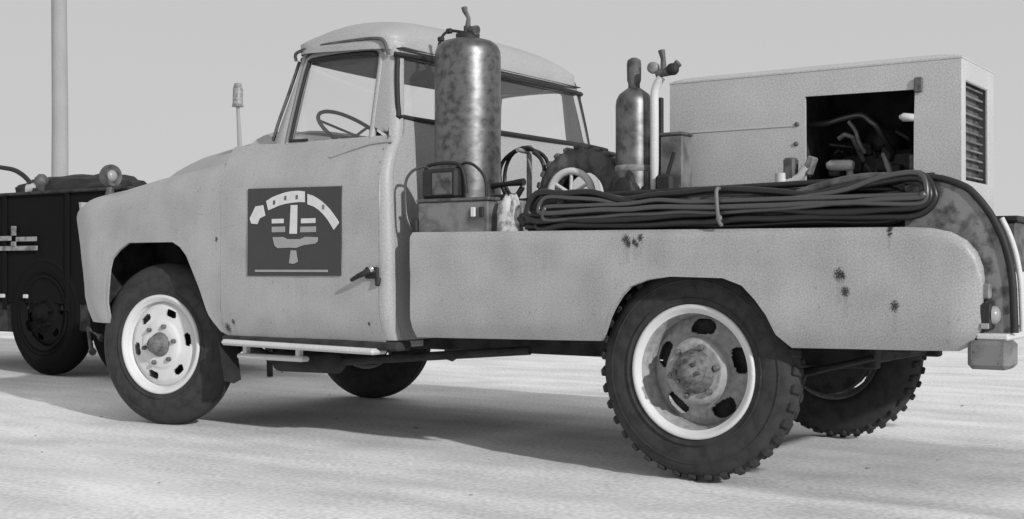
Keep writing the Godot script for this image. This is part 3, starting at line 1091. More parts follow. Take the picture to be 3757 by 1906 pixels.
func cargo() -> void:
	var base := 0.58
	# large gas cylinder behind the cab
	var t := thing("gas_cylinder", "tall fat mottled steel gas cylinder standing right behind the cab", "gas cylinder", Vector3(-1.165, base, 0.645))
	var st := mb()
	lathe(st, [Vector2(0.0, 0.0), Vector2(0.12, 0.0), Vector2(0.14, 0.02), Vector2(0.1425, 0.05), Vector2(0.1425, 1.10), Vector2(0.140, 1.128), Vector2(0.130, 1.152), Vector2(0.108, 1.170), Vector2(0.07, 1.181), Vector2(0.0, 1.187)], UP, 44)
	part("shell", st, M.tank, t)
	st = mb()
	lathe(st, [Vector2(0.05, 1.178), Vector2(0.052, 1.205), Vector2(0.046, 1.207), Vector2(0.044, 1.18)], UP, 20)
	part("neck_ring", st, M.black, t)
	st = mb()
	tube(st, [Vector3(0, 1.18, 0), Vector3(0, 1.24, 0)], 0.018, 10)
	tube(st, [Vector3(-0.01, 1.225, 0), Vector3(0.055, 1.215, 0.01)], [0.012, 0.022], 10)
	tube(st, [Vector3(0, 1.24, 0), Vector3(0.004, 1.275, 0), Vector3(-0.012, 1.305, 0.004), Vector3(-0.016, 1.322, 0.004)], [0.012, 0.009, 0.012, 0.014], 8)
	part("valve", st, M.steel_dark, t)
	st = mb()
	for s in [[-0.085, 1.225, 0.02], [-0.115, 1.19, 0.04]]:
		box(st, Vector3(s[0], s[1], s[2]), Vector3(0.03, 0.022, 0.02), 0.005)
	tube(st, spline([Vector3(-0.02, 1.215, 0), Vector3(-0.085, 1.225, 0.02), Vector3(-0.115, 1.19, 0.04), Vector3(-0.135, 1.10, 0.05)], 5), 0.007, 6)
	part("pressure_gauge", st, M.black, t)
	# flat grey tool box inside the bed's front corner
	t = thing("tool_box", "flat grey sheet metal tool box rising above the bed side's front corner", "tool box", Vector3(-1.06, base, 0.855))
	st = mb()
	box(st, Vector3(0, 0.235, 0), Vector3(0.36, 0.47, 0.078), 0.006)
	part("body", st, M.box_grey, t)
	st = mb()
	box(st, Vector3(0, 0.478, 0), Vector3(0.375, 0.014, 0.086), 0.004)
	part("lid", st, M.steel_dark, t)
	for x: float in [0.11, 0.15]:
		st = mb()
		box(st, Vector3(x, 0.425, 0.043), Vector3(0.022, 0.04, 0.010), 0.003)
		part("hasp", st, M.pale if x < 0.13 else M.black, t)
	# black case with a bail handle on that box
	t = thing("carrying_case", "small black case with hooped handle on top of the grey tool box", "case", Vector3(-1.135, 1.066, 0.855))
	st = mb()
	box(st, Vector3(0, 0.062, 0), Vector3(0.185, 0.124, 0.07), 0.012)
	part("body", st, M.black, t)
	st = mb()
	box(st, Vector3(0.02, 0.06, 0.0365), Vector3(0.10, 0.09, 0.006), 0.002)
	part("front_plate", st, M.steel_dark, t)
	st = mb()
	tube(st, spline([Vector3(-0.09, 0.10, 0.0), Vector3(-0.085, 0.138, 0.0), Vector3(0.0, 0.148, 0.0), Vector3(0.075, 0.14, 0.0), Vector3(0.105, 0.10, 0.0), Vector3(0.12, 0.02, 0.0)], 6), 0.008, 6)
	tube(st, spline([Vector3(0.05, 0.125, -0.02), Vector3(0.10, 0.146, -0.02), Vector3(0.15, 0.13, -0.02), Vector3(0.19, 0.08, -0.03), Vector3(0.20, 0.0, -0.03)], 6), 0.006, 6)
	part("handle", st, M.black, t)
	# thin wire loop between cab and tool box
	t = thing("wire_loop", "thin grey wire loop hanging between cab corner and tool box", "wire", Vector3(-1.26, 0.925, 0.885))
	st = mb()
	tube(st, spline([Vector3(0.0, 0.0, 0.0), Vector3(-0.035, 0.06, 0.01), Vector3(-0.045, 0.16, 0.01), Vector3(-0.04, 0.225, 0.01), Vector3(-0.005, 0.265, 0.0), Vector3(0.045, 0.275, -0.03), Vector3(0.06, 0.20, -0.03), Vector3(0.045, 0.13, -0.02)], 6), 0.006, 6)
	part("wire", st, M.hose_grey, t)
	st = mb()
	box(st, Vector3(0.004, 0.03, 0.0), Vector3(0.03, 0.06, 0.03), 0.006)
	part("clamp", st, M.black, t)
	# hanging hose coil
	t = thing("hose_coil", "thin dark hose looped in a coil behind the fat cylinder", "hose", Vector3(-0.97, base, 0.50))
	st = mb()
	var pts := []
	for k in 70:
		var an := TAU * k / 32.0
		pts.append(Vector3(cos(an) * (0.115 + 0.006 * sin(k * 0.31)), 0.60 + sin(an) * 0.115 + 0.004 * sin(k * 0.7), -0.02 + 0.0007 * k))
	tube(st, pts, 0.0085, 7)
	tube(st, spline([Vector3(0.115, 0.60, 0.03), Vector3(0.14, 0.52, 0.03), Vector3(0.145, 0.3, 0.02), Vector3(0.14, 0.02, 0.0)], 6), 0.0085, 7)
	tube(st, spline([Vector3(-0.115, 0.60, -0.02), Vector3(-0.10, 0.50, 0.0), Vector3(-0.05, 0.2, 0.0), Vector3(-0.05, 0.008, 0.0)], 6), 0.0085, 7)
	part("coil", st, M.hose, t)
	st = mb()
	tube(st, [Vector3(0.0, 0.0, -0.04), Vector3(0.0, 0.73, -0.04)], 0.012, 8)
	tube(st, [Vector3(0.0, 0.70, -0.04), Vector3(0.0, 0.705, 0.05)], 0.010, 8)
	part("hanger", st, M.steel, t)
	# lumpy fittings at the foot of the coil
	t = thing("pipe_wrench", "dark wrench and fittings lying beside the coiled hose", "wrench", Vector3(-0.93, base, 0.66))
	st = mb()
	box(st, Vector3(-0.02, 0.24, 0), Vector3(0.16, 0.48, 0.10), 0.01)
	part("stand", st, M.steel, t)
	st = mb()
	tube(st, [Vector3(-0.10, 0.545, 0.0), Vector3(-0.02, 0.55, 0.01), Vector3(0.08, 0.555, 0.02)], [0.014, 0.010, 0.016], 8)
	tube(st, [Vector3(-0.09, 0.49, 0.0), Vector3(0.03, 0.495, 0.0), Vector3(0.06, 0.535, 0.0)], [0.018, 0.016, 0.012], 8)
	part("jaw", st, M.black, t)
	# small spoked wheel with pale rim
	t = thing("cart_wheel", "small dark cart wheel with pale rim leaning in the bed", "wheel", Vector3(-0.70, base, 0.52), 0.12)
	var ax := Transform3D(Basis(Vector3(1, 0, 0), Vector3(0, 0, 1), Vector3(0, -1, 0)), Vector3(0.035, 0.50, -0.03))
	st = mb()
	lathe(st, [Vector2(0.10, -0.04), Vector2(0.17, -0.055), Vector2(0.20, -0.04), Vector2(0.207, 0.0), Vector2(0.20, 0.04), Vector2(0.17, 0.055), Vector2(0.10, 0.04)], ax, 40)
	for k in 26:
		var an := TAU * k / 26
		box(st, Vector3(0.035 + cos(an) * 0.205, 0.50 + sin(an) * 0.205, -0.03), Vector3(0.018, 0.026, 0.09), 0.004, Basis(Vector3(0, 0, 1), an))
	part("tyre", st, M.steel_dark, t)
	st = mb()
	var arc := []
	for k in 40:
		var an := TAU * k / 40
		arc.append(Vector3(cos(an) * 0.095, 0.505 + sin(an) * 0.095, 0.04))
	tube(st, arc, 0.016, 8, true)
	for k in 6:
		var an := TAU * k / 6 + 0.5
		tube(st, [Vector3(0, 0.505, 0.04), Vector3(cos(an) * 0.09, 0.505 + sin(an) * 0.09, 0.04)], 0.008, 6)
	part("rim", st, M.pale, t)
	st = mb()
	box(st, Vector3(0.02, 0.145, -0.03), Vector3(0.20, 0.29, 0.16), 0.01)
	part("chock", st, M.wood, t)
	# slim cylinder with its long cap
	t = thing("slim_cylinder", "slim bottle-shaped steel gas cylinder with long narrow cap", "gas cylinder", Vector3(-0.375, base, 0.60))
	st = mb()
	lathe(st, [Vector2(0.0, 0.0), Vector2(0.06, 0.0), Vector2(0.072, 0.015), Vector2(0.0735, 0.04), Vector2(0.0735, 0.845), Vector2(0.070, 0.868), Vector2(0.060, 0.888), Vector2(0.042, 0.902), Vector2(0.028, 0.912)], UP, 36)
	part("shell", st, M.bottle, t)
	st = mb()
	lathe(st, [Vector2(0.024, 0.905), Vector2(0.023, 0.93), Vector2(0.028, 0.945), Vector2(0.029, 1.01), Vector2(0.026, 1.025), Vector2(0.012, 1.034), Vector2(0.0, 1.036)], UP, 24)
	part("valve_cap", st, M.steel_dark, t)
	st = mb()
	lathe(st, [Vector2(0.0745, 0.58), Vector2(0.077, 0.585), Vector2(0.077, 0.60), Vector2(0.0745, 0.605)], UP, 36)
	part("strap", st, M.steel, t)
	# black heap at its foot
	t = thing("rolled_tarp", "black rolled tarp bunched at the foot of the slim cylinder", "tarp", Vector3(-0.335, base, 0.73))
	st = mb()
	lump(st, Vector3(-0.01, 0.27, 0), Vector3(0.085, 0.285, 0.05), 5, 0.10)
	part("roll", st, M.black, t)
	# pale stanchion with a gauge cluster
	t = thing("pipe_post", "pale thin pipe post carrying a cluster of gauges and valves", "post", Vector3(-0.262, base, 0.64))
	st = mb()
	tube(st, spline([Vector3(0, 0, 0), Vector3(0, 0.3, 0), Vector3(0, 0.78, 0), Vector3(0.0, 0.87, 0), Vector3(0.01, 0.91, 0), Vector3(0.03, 0.94, 0)], 5), 0.0165, 12)
	part("pipe", st, M.pale, t)
	st = mb()
	tube(st, [Vector3(0.01, 0.955, 0), Vector3(0.075, 0.96, 0)], 0.016, 8)
	tube(st, [Vector3(0.04, 0.955, 0), Vector3(0.038, 1.01, 0), Vector3(0.03, 1.045, 0)], [0.014, 0.010, 0.014], 8)
	tube(st, [Vector3(0.07, 0.96, 0), Vector3(0.105, 0.99, 0)], [0.012, 0.016], 8)
	part("valve", st, M.steel_dark, t)
	for g in [[-0.005, 0.98, 0.0], [0.085, 0.965, 0.012]]:
		st = mb()
		lathe(st, [Vector2(0.0, -0.012), Vector2(0.022, -0.012), Vector2(0.024, 0.0), Vector2(0.022, 0.012), Vector2(0.0, 0.014)], Transform3D(Basis(Vector3(1, 0, 0), Vector3(0, 0, 1), Vector3(0, -1, 0)), Vector3(g[0], g[1], g[2])), 18)
		part("gauge", st, M.steel if g[0] < 0 else M.black, t)
	# dark bar and dark stepped bin behind the post
	t = thing("steel_bar", "dark upright steel bar just right of the pale pipe post", "bar", Vector3(-0.302, base, 0.515))
	st = mb()
	box(st, Vector3(0, 0.44, 0), Vector3(0.022, 0.88, 0.02), 0.004)
	part("bar", st, M.black, t)
	t = thing("supply_bin", "upright dark grey bin against the welding set's front end", "bin", Vector3(-0.232, base, 0.515))
	st = mb()
	box(st, Vector3(0, 0.36, 0), Vector3(0.10, 0.72, 0.09), 0.006)
	part("body", st, M.box_grey, t)
	st = mb()
	box(st, Vector3(0, 0.727, 0), Vector3(0.106, 0.014, 0.096), 0.004)
	part("lid", st, M.steel_dark, t)
	t = thing("tool_bag", "small black tool bag with a stick poking out of it", "bag", Vector3(-0.20, base, 0.655))
	st = mb()
	box(st, Vector3(0, 0.28, 0), Vector3(0.075, 0.56, 0.07), 0.012)
	part("bag", st, M.black, t)
	st = mb()
	tube(st, [Vector3(0.0, 0.55, 0), Vector3(0.012, 0.59, 0), Vector3(0.03, 0.645, 0)], 0.008, 6)
	part("stick", st, M.black, t)
	# pale rag between tool box and cables
	t = thing("crumpled_rag", "pale crumpled rag stuffed between tool box and cable bundle", "rag", Vector3(-0.80, base, 0.85))
	st = mb()
	lump(st, Vector3(0, 0.235, 0), Vector3(0.058, 0.245, 0.045), 21, 0.12)
	part("cloth", st, M.cloth, t)
	# fittings in front of the welding set's door
	t = thing("bench_vise", "small grey bench vise in front of the open engine door", "vise", Vector3(0.285, base, 0.56))
	st = mb()
	box(st, Vector3(0, 0.24, 0), Vector3(0.05, 0.48, 0.05), 0.006)
	part("pedestal", st, M.engine_grey, t)
	st = mb()
	box(st, Vector3(-0.02, 0.565, 0), Vector3(0.045, 0.085, 0.05), 0.008)
	part("fixed_jaw", st, M.steel_dark, t)
	st = mb()
	box(st, Vector3(0.055, 0.575, 0), Vector3(0.03, 0.07, 0.045), 0.006, Basis(Vector3(0, 0, 1), -0.35))
	part("moving_jaw", st, M.engine_grey, t)
	st = mb()
	tube(st, [Vector3(-0.06, 0.50, 0.01), Vector3(0.02, 0.535, 0.01), Vector3(0.045, 0.57, 0.01)], [0.02, 0.016, 0.02], 8)
	tube(st, [Vector3(-0.05, 0.48, 0.02), Vector3(-0.052, 0.55, 0.02)], 0.022, 8)
	part("screw", st, M.pale, t)
	# boxes at the open tail
	t = thing("white_crate", "white painted crate at the tail end of the bed", "crate", Vector3(0.952, base, 0.10))
	for k in 3:
		st = mb()
		box(st, Vector3(0, 0.031 + k * 0.062, 0), Vector3(0.18, 0.061, 0.72), 0.004)
		part("board", st, M.pale, t)
	t = thing("dark_case", "dark metal case stacked on the white crate at the tail", "case", Vector3(0.955, base + 0.187, 0.10))
	st = mb()
	box(st, Vector3(0, 0.085, 0), Vector3(0.165, 0.17, 0.66), 0.012)
	part("body", st, M.steel_dark, t)
	st = mb()
	box(st, Vector3(0, 0.182, 0), Vector3(0.172, 0.022, 0.668), 0.006)
	part("lid", st, M.black, t)

func lump(st: SurfaceTool, c: Vector3, r: Vector3, seed_no: int, rough: float) -> void:
	var n := FastNoiseLite.new()
	n.seed = seed_no
	n.frequency = 1.3
	n.fractal_octaves = 3
	var rows := []
	for i in 21:
		var la := PI * i / 20.0
		var row := []
		for j in 33:
			var lo := TAU * (j % 32) / 32.0
			var d := Vector3(sin(la) * cos(lo), cos(la), sin(la) * sin(lo))
			d = Vector3(signf(d.x) * pow(absf(d.x), 0.8), signf(d.y) * pow(absf(d.y), 0.7), signf(d.z) * pow(absf(d.z), 0.8))
			var k := 1.0 + rough * n.get_noise_3dv(d * 1.6) * 2.0
			row.append(c + Vector3(d.x * r.x, d.y * r.y, d.z * r.z) * k)
		rows.append(row)
	grid(st, rows)

func cables() -> void:
	var n := FastNoiseLite.new()
	n.seed = 4
	n.frequency = 0.9
	var specs := [
		["welding_cable", "thick black welding cable looped along the top of the bed side", M.hose, 0.0135, 3, 0.886, -0.70, 0.90, 0.942, 1.052, 3, "cable"],
		["grey_hose", "grey rubber hose looped outside the black welding cable", M.hose_grey, 0.0095, 2, 0.905, -0.62, 0.87, 0.975, 1.03, 17, "hose"],
		["air_hose", "slack dark hose lying lowest in the cable bundle", M.hose, 0.013, 2, 0.862, -0.74, 0.80, 0.935, 1.01, 29, "hose"],
		["rail_hose", "mid grey hose lying along the top of the cable bundle", M.steel_dark, 0.016, 1, 0.865, -0.55, 0.86, 1.005, 1.045, 41, "hose"]]
	for s in specs:
		var pts := []
		var turns: int = s[4]
		for k in turns:
			var x0: float = s[6] + k * 0.022 + 0.01 * sin(k * 2.1 + s[10])
			var x1: float = s[7] - k * 0.026 + 0.012 * cos(k * 1.7 + s[10])
			var y0: float = s[8] + k * 0.020
			var y1: float = s[9] - k * 0.016
			var ym := (y0 + y1) * 0.5
			var hh := maxf(0.012, (y1 - y0) * 0.5)
			var zc: float = s[5] - 0.010 * k * (1 if k % 2 == 0 else -1)
			var loop := []
			for i in 13:
				var u := i / 12.0
				var x := lerpf(x0 + hh, x1 - hh, u)
				loop.append(Vector3(x, y0 + 0.026 * n.get_noise_2d(x * 1.4 + k * 5, s[10]) + 0.010 * u, zc + 0.018 * n.get_noise_2d(x * 1.3, s[10] + k * 3)))
			loop.append(Vector3(x1, ym + 0.012, zc + 0.004))
			for i in 13:
				var u := i / 12.0
				var x := lerpf(x1 - hh, x0 + hh, u)
				var sag := -0.055 * sin(PI * u) * (0.25 + 0.25 * k) + 0.075 * n.get_noise_2d(x * 1.2 + k * 9, s[10] + 40) + 0.018 * (1 - u)
				loop.append(Vector3(x, maxf(y0 + 0.02, y1 + sag), zc - 0.010 + 0.010 * n.get_noise_2d(x, s[10] + 60)))
			loop.append(Vector3(x0, ym, zc))
			pts += loop
		var t := thing(s[0], s[1], s[11], Vector3(0.1, 0.915, 0.88))
		var q := []
		for p: Vector3 in pts:
			q.append(p - t.position)
		var st := mb()
		tube(st, spline(q, 4, true), s[3], 9, true)
		part("coil", st, s[2], t)
	var tie := thing("cable_tie", "pale cord tied round the middle of the cable bundle", "tie", Vector3(0.14, 0.925, 0.885))
	var st := mb()
	tube(st, spline([Vector3(-0.012, 0.135, -0.02), Vector3(-0.008, 0.13, 0.03), Vector3(0.0, 0.07, 0.042), Vector3(0.006, 0.02, 0.04), Vector3(0.012, 0.004, 0.03)], 5), 0.007, 6)
	box(st, Vector3(0.006, 0.03, 0.04), Vector3(0.022, 0.022, 0.016), 0.006)
	part("cord", st, M.box_grey, tie)

func sideboard(t: Node) -> void:
	var st := mb()
	box(st, Vector3(0.06, 0.985, 0.80), Vector3(1.60, 0.15, 0.022), 0.004)
	part("sideboard", st, M.wood, t)
	st = mb()
	tube(st, spline([Vector3(-0.74, 1.055, 0.80), Vector3(0.0, 1.066, 0.80), Vector3(0.5, 1.075, 0.80), Vector3(0.86, 1.082, 0.80)], 5), 0.012, 7)
	part("sideboard_rail", st, M.black, t)
	for x: float in [-0.6, 0.45]:
		st = mb()
		box(st, Vector3(x, 0.80, 0.778), Vector3(0.05, 0.44, 0.02), 0.004)
		part("stake", st, M.wood, t)

# ------------------------------------------------------------------ welding set
func welding_set() -> void:
	var t := thing("welding_generator", "pale boxy welding generator with an open side door on the truck bed", "generator", Vector3(0.26, 0.58, 0))
	var o := -t.position
	var x0 := -0.32
	var x1 := 0.84
	var y0 := 0.62
	var y1 := 1.552
	var zn := 0.40
	var zf := -0.06
	var add := func(st: SurfaceTool, a: Vector3, b: Vector3, bev := 0.004) -> void:
		box(st, (a + b) * 0.5 + o, (b - a).abs(), bev)
	var st := mb()
	# near side: one sheet cut away for the door
	var face := PackedVector2Array()
	for p in [[x0, y0], [x0, y1 - 0.02], [x1, y1 - 0.02], [x1, y0], [0.668, y0], [0.672, 1.30], [0.676, 1.428], [0.258, 1.434], [0.262, y0]]:
		face.append(Vector2(p[0] + o.x, p[1] + o.y))
	prism(st, face, zn - 0.012 + o.z, zn + o.z)
	part("side_panel", st, M.welder, t)
	st = mb()
	add.call(st, Vector3(x0 + 0.01, 1.322, zn), Vector3(0.225, 1.328, zn + 0.003), 0.001)
	part("panel_seam", st, M.welder, t)
	# roof with rolled edges
	st = mb()
	var P := []
	for i in 13:
		var u := lerpf(-1, 1, i / 12.0)
		u = sin(u * PI / 2)
		var row := []
		for j in 13:
			var v := sin(lerpf(-1, 1, j / 12.0) * PI / 2)
			var f := pow(1 - pow(absf(v), 8), 0.5) * pow(1 - pow(absf(u), 16), 0.5)
			row.append(Vector3(lerpf(x0 - 0.001, x1 + 0.003, u * 0.5 + 0.5), y1 - 0.018 + 0.022 * f, (zn + zf) * 0.5 + v * ((zn - zf) * 0.5 + 0.002)) + o)
		P.append(row)
	plate(st, P, Vector3(0, -0.006, 0), true)
	part("roof", st, M.welder, t)
	st = mb()
	add.call(st, Vector3(x0, y0, zf), Vector3(x1, y1 - 0.02, zf + 0.012))
	part("far_side_panel", st, M.welder, t)
	st = mb()
	add.call(st, Vector3(x0, y0, zf + 0.012), Vector3(x0 + 0.012, y1 - 0.02, zn - 0.012))
	part("front_end_panel", st, M.welder, t)
	# rear end round a recessed radiator opening
	st = mb()
	add.call(st, Vector3(x1 - 0.012, y0, 0.345), Vector3(x1 + 0.002, y1 - 0.02, zn - 0.012))
	add.call(st, Vector3(x1 - 0.012, y0, zf + 0.012), Vector3(x1 + 0.002, y1 - 0.02, 0.03))
	add.call(st, Vector3(x1 - 0.012, 1.452, 0.03), Vector3(x1 + 0.002, y1 - 0.02, 0.345))
	add.call(st, Vector3(x1 - 0.012, y0, 0.03), Vector3(x1 + 0.002, 1.095, 0.345))
	part("rear_end_panel", st, M.welder, t)
	st = mb()
	add.call(st, Vector3(x1 - 0.05, 1.08, 0.02), Vector3(x1 - 0.035, 1.47, 0.36))
	var rad := part("radiator", st, M.steel_dark, t)
	for k in 11:
		st = mb()
		add.call(st, Vector3(x1 - 0.028, 1.11 + k * 0.033, 0.028), Vector3(x1 - 0.018, 1.118 + k * 0.033, 0.347), 0.002)
		part("radiator_slat", st, M.box_grey, rad)
	st = mb()
	add.call(st, Vector3(x0, 0.58, zf + 0.01), Vector3(x1, y0, zf + 0.09))
	add.call(st, Vector3(x0, 0.58, 0.26), Vector3(x1, y0, 0.36))
	add.call(st, Vector3(x0 + 0.012, y0, zf + 0.012), Vector3(x1 - 0.012, y0 + 0.012, zn - 0.012))
	part("skid_base", st, M.under, t)
	st = mb()
	tube(st, [Vector3(0.672, 1.325, 0.405) + o, Vector3(0.640, 1.327, 0.42) + o, Vector3(0.628, 1.330, 0.41) + o], [0.014, 0.016, 0.009], 8)
	part("door_latch", st, M.pale, t)
	st = mb()
	add.call(st, Vector3(0.675, 1.415, zn + 0.001), Vector3(0.705, 1.47, zn + 0.012))
	part("door_hinge", st, M.steel_dark, t)
	for p in [[0.225, 1.345], [0.222, 1.27]]:
		st = mb()
		lathe(st, [Vector2(0.010, 0.0), Vector2(0.008, 0.006), Vector2(0.0, 0.008)], Transform3D(Basis(Vector3(1, 0, 0), Vector3(0, 0, 1), Vector3(0, -1, 0)), Vector3(p[0], p[1] - 0.015, zn) + o), 8)
		part("panel_bolt", st, M.steel_dark, t)
	# inner lining, sooty
	st = mb()
	add.call(st, Vector3(0.20, y0 + 0.02, zf + 0.02), Vector3(0.212, 1.50, zn - 0.02))
	add.call(st, Vector3(0.20, y0 + 0.02, zf + 0.016), Vector3(x1 - 0.06, 1.50, zf + 0.024))
	add.call(st, Vector3(0.20, 1.494, zf + 0.02), Vector3(x1 - 0.06, 1.502, zn - 0.02))
	part("firewall", st, M.under, t)
	# engine
	st = mb()
	add.call(st, Vector3(0.26, 0.70, -0.02), Vector3(0.62, 1.14, 0.16), 0.02)
	var en := part("engine_block", st, M.engine, t)
	st = mb()
	add.call(st, Vector3(0.28, 1.14, -0.015), Vector3(0.60, 1.24, 0.13), 0.02)
	part("cylinder_head", st, M.engine, en)
	st = mb()
	tube(st, spline([Vector3(0.215, 1.345, 0.24) + o, Vector3(0.29, 1.345, 0.25) + o, Vector3(0.358, 1.360, 0.25) + o, Vector3(0.426, 1.366, 0.25) + o, Vector3(0.463, 1.338, 0.25) + o, Vector3(0.482, 1.318, 0.24) + o, Vector3(0.50, 1.27, 0.20) + o, Vector3(0.51, 1.20, 0.10) + o], 5), 0.012, 8)
	part("radiator_hose", st, M.hose_grey, en)
	st = mb()
	tube(st, spline([Vector3(0.375, 1.345, 0.25) + o, Vector3(0.403, 1.305, 0.25) + o, Vector3(0.414, 1.267, 0.25) + o, Vector3(0.428, 1.225, 0.22) + o], 4), 0.008, 7)
	tube(st, [Vector3(0.335, 1.280, 0.25) + o, Vector3(0.36, 1.296, 0.25) + o, Vector3(0.39, 1.284, 0.25) + o, Vector3(0.40, 1.20, 0.15) + o], 0.010, 7)
	part("fuel_line", st, M.engine_grey, en)
	st = mb()
	tube(st, [Vector3(0.285, 1.178, 0.24) + o, Vector3(0.30, 1.18, 0.24) + o, Vector3(0.378, 1.177, 0.24) + o, Vector3(0.39, 1.176, 0.24) + o], [0.014, 0.021, 0.021, 0.016], 14)
	tube(st, [Vector3(0.37, 1.18, 0.23) + o, Vector3(0.37, 1.14, 0.22) + o, Vector3(0.37, 1.12, 0.12) + o], 0.014, 8)
	part("starter_motor", st, M.pale, en)
	st = mb()
	tube(st, [Vector3(0.275, 1.108, 0.24) + o, Vector3(0.29, 1.108, 0.24) + o, Vector3(0.36, 1.106, 0.24) + o, Vector3(0.375, 1.106, 0.24) + o], [0.012, 0.020, 0.020, 0.012], 14)
	tube(st, [Vector3(0.33, 1.106, 0.24) + o, Vector3(0.33, 1.09, 0.13) + o], 0.014, 8)
	part("fuel_filter", st, M.pale, en)
	st = mb()
	tube(st, [Vector3(0.508, 1.215, 0.25) + o, Vector3(0.525, 1.175, 0.25) + o, Vector3(0.55, 1.10, 0.25) + o, Vector3(0.55, 1.05, 0.14) + o], [0.008, 0.011, 0.012, 0.012], 8)
	part("throttle_rod", st, M.steel, en)
	st = mb()
	add.call(st, Vector3(0.445, 1.085, 0.19), Vector3(0.52, 1.13, 0.25), 0.008)
	add.call(st, Vector3(0.455, 1.06, 0.12), Vector3(0.51, 1.09, 0.24), 0.004)
	part("magneto", st, M.engine_grey, en)
	var rng := RandomNumberGenerator.new()
	rng.seed = 63
	for k in 15:
		st = mb()
		var a := Vector3(rng.randf_range(0.27, 0.62), rng.randf_range(1.05, 1.36), rng.randf_range(0.10, 0.26)) + o
		var b := a + Vector3(rng.randf_range(-0.10, 0.10), rng.randf_range(-0.06, 0.03), rng.randf_range(-0.05, 0.03))
		var e := Vector3(b.x, 1.18 + o.y, 0.05 + o.z)
		tube(st, spline([a, b, (b + e) * 0.5 + Vector3(0, 0.02, 0), e], 4), rng.randf_range(0.004, 0.011), 6)
		part("engine_line", st, M.engine if k % 3 else M.steel_dark, en)
	for k in 9:
		st = mb()
		var c := Vector3(0.29 + 0.04 * k, rng.randf_range(1.08, 1.26), 0.13)
		add.call(st, c - Vector3(rng.randf_range(0.015, 0.03), rng.randf_range(0.02, 0.05), 0.03), c + Vector3(0.02, 0.02, rng.randf_range(0.01, 0.06)), 0.005)
		part("engine_fitting", st, M.engine if k % 4 else M.engine_grey, en)
	st = mb()
	lathe(st, [Vector2(0.0, -0.03), Vector2(0.07, -0.03), Vector2(0.075, 0.0), Vector2(0.07, 0.05), Vector2(0.03, 0.06), Vector2(0.0, 0.06)], Transform3D(Basis(), Vector3(0.45, 1.27, 0.06) + o), 20)
	part("air_cleaner", st, M.engine, en)

# ------------------------------------------------------------------ setting
# how far the ground is pressed by passing wheels, 0..1; the tracks run past the truck's near side
func track(x: float, z: float, n: FastNoiseLite) -> float:
	var best := 0.0
	for t in [[1.30, 0.12, 0.20], [1.75, 0.10, 0.22], [2.75, 0.16, 0.26], [-1.9, 0.05, 0.2], [0.754, 0.0, 0.11], [-0.73, 0.0, 0.11]]:
		var c: float = t[0] - t[1] * (x + 1.0) + 0.10 * n.get_noise_2d(x * 0.22, t[0] * 9.0)
		var d: float = absf(z - c) / t[2] + 0.8 * n.get_noise_2d(x * 0.7 + 30.0, z * 2.6)
		var k: float = clampf(1.25 - d, 0, 1) * (0.75 + 0.6 * n.get_noise_2d(x * 0.25 + 9.0, t[0] * 5.0))
		if absf(t[0]) < 0.8 and x < 0.0:
			k = 0.0
		best = maxf(best, k)
	return clampf(best, 0, 1) * clampf(1.6 - Vector2(x, z).length() / 7.0, 0, 1)

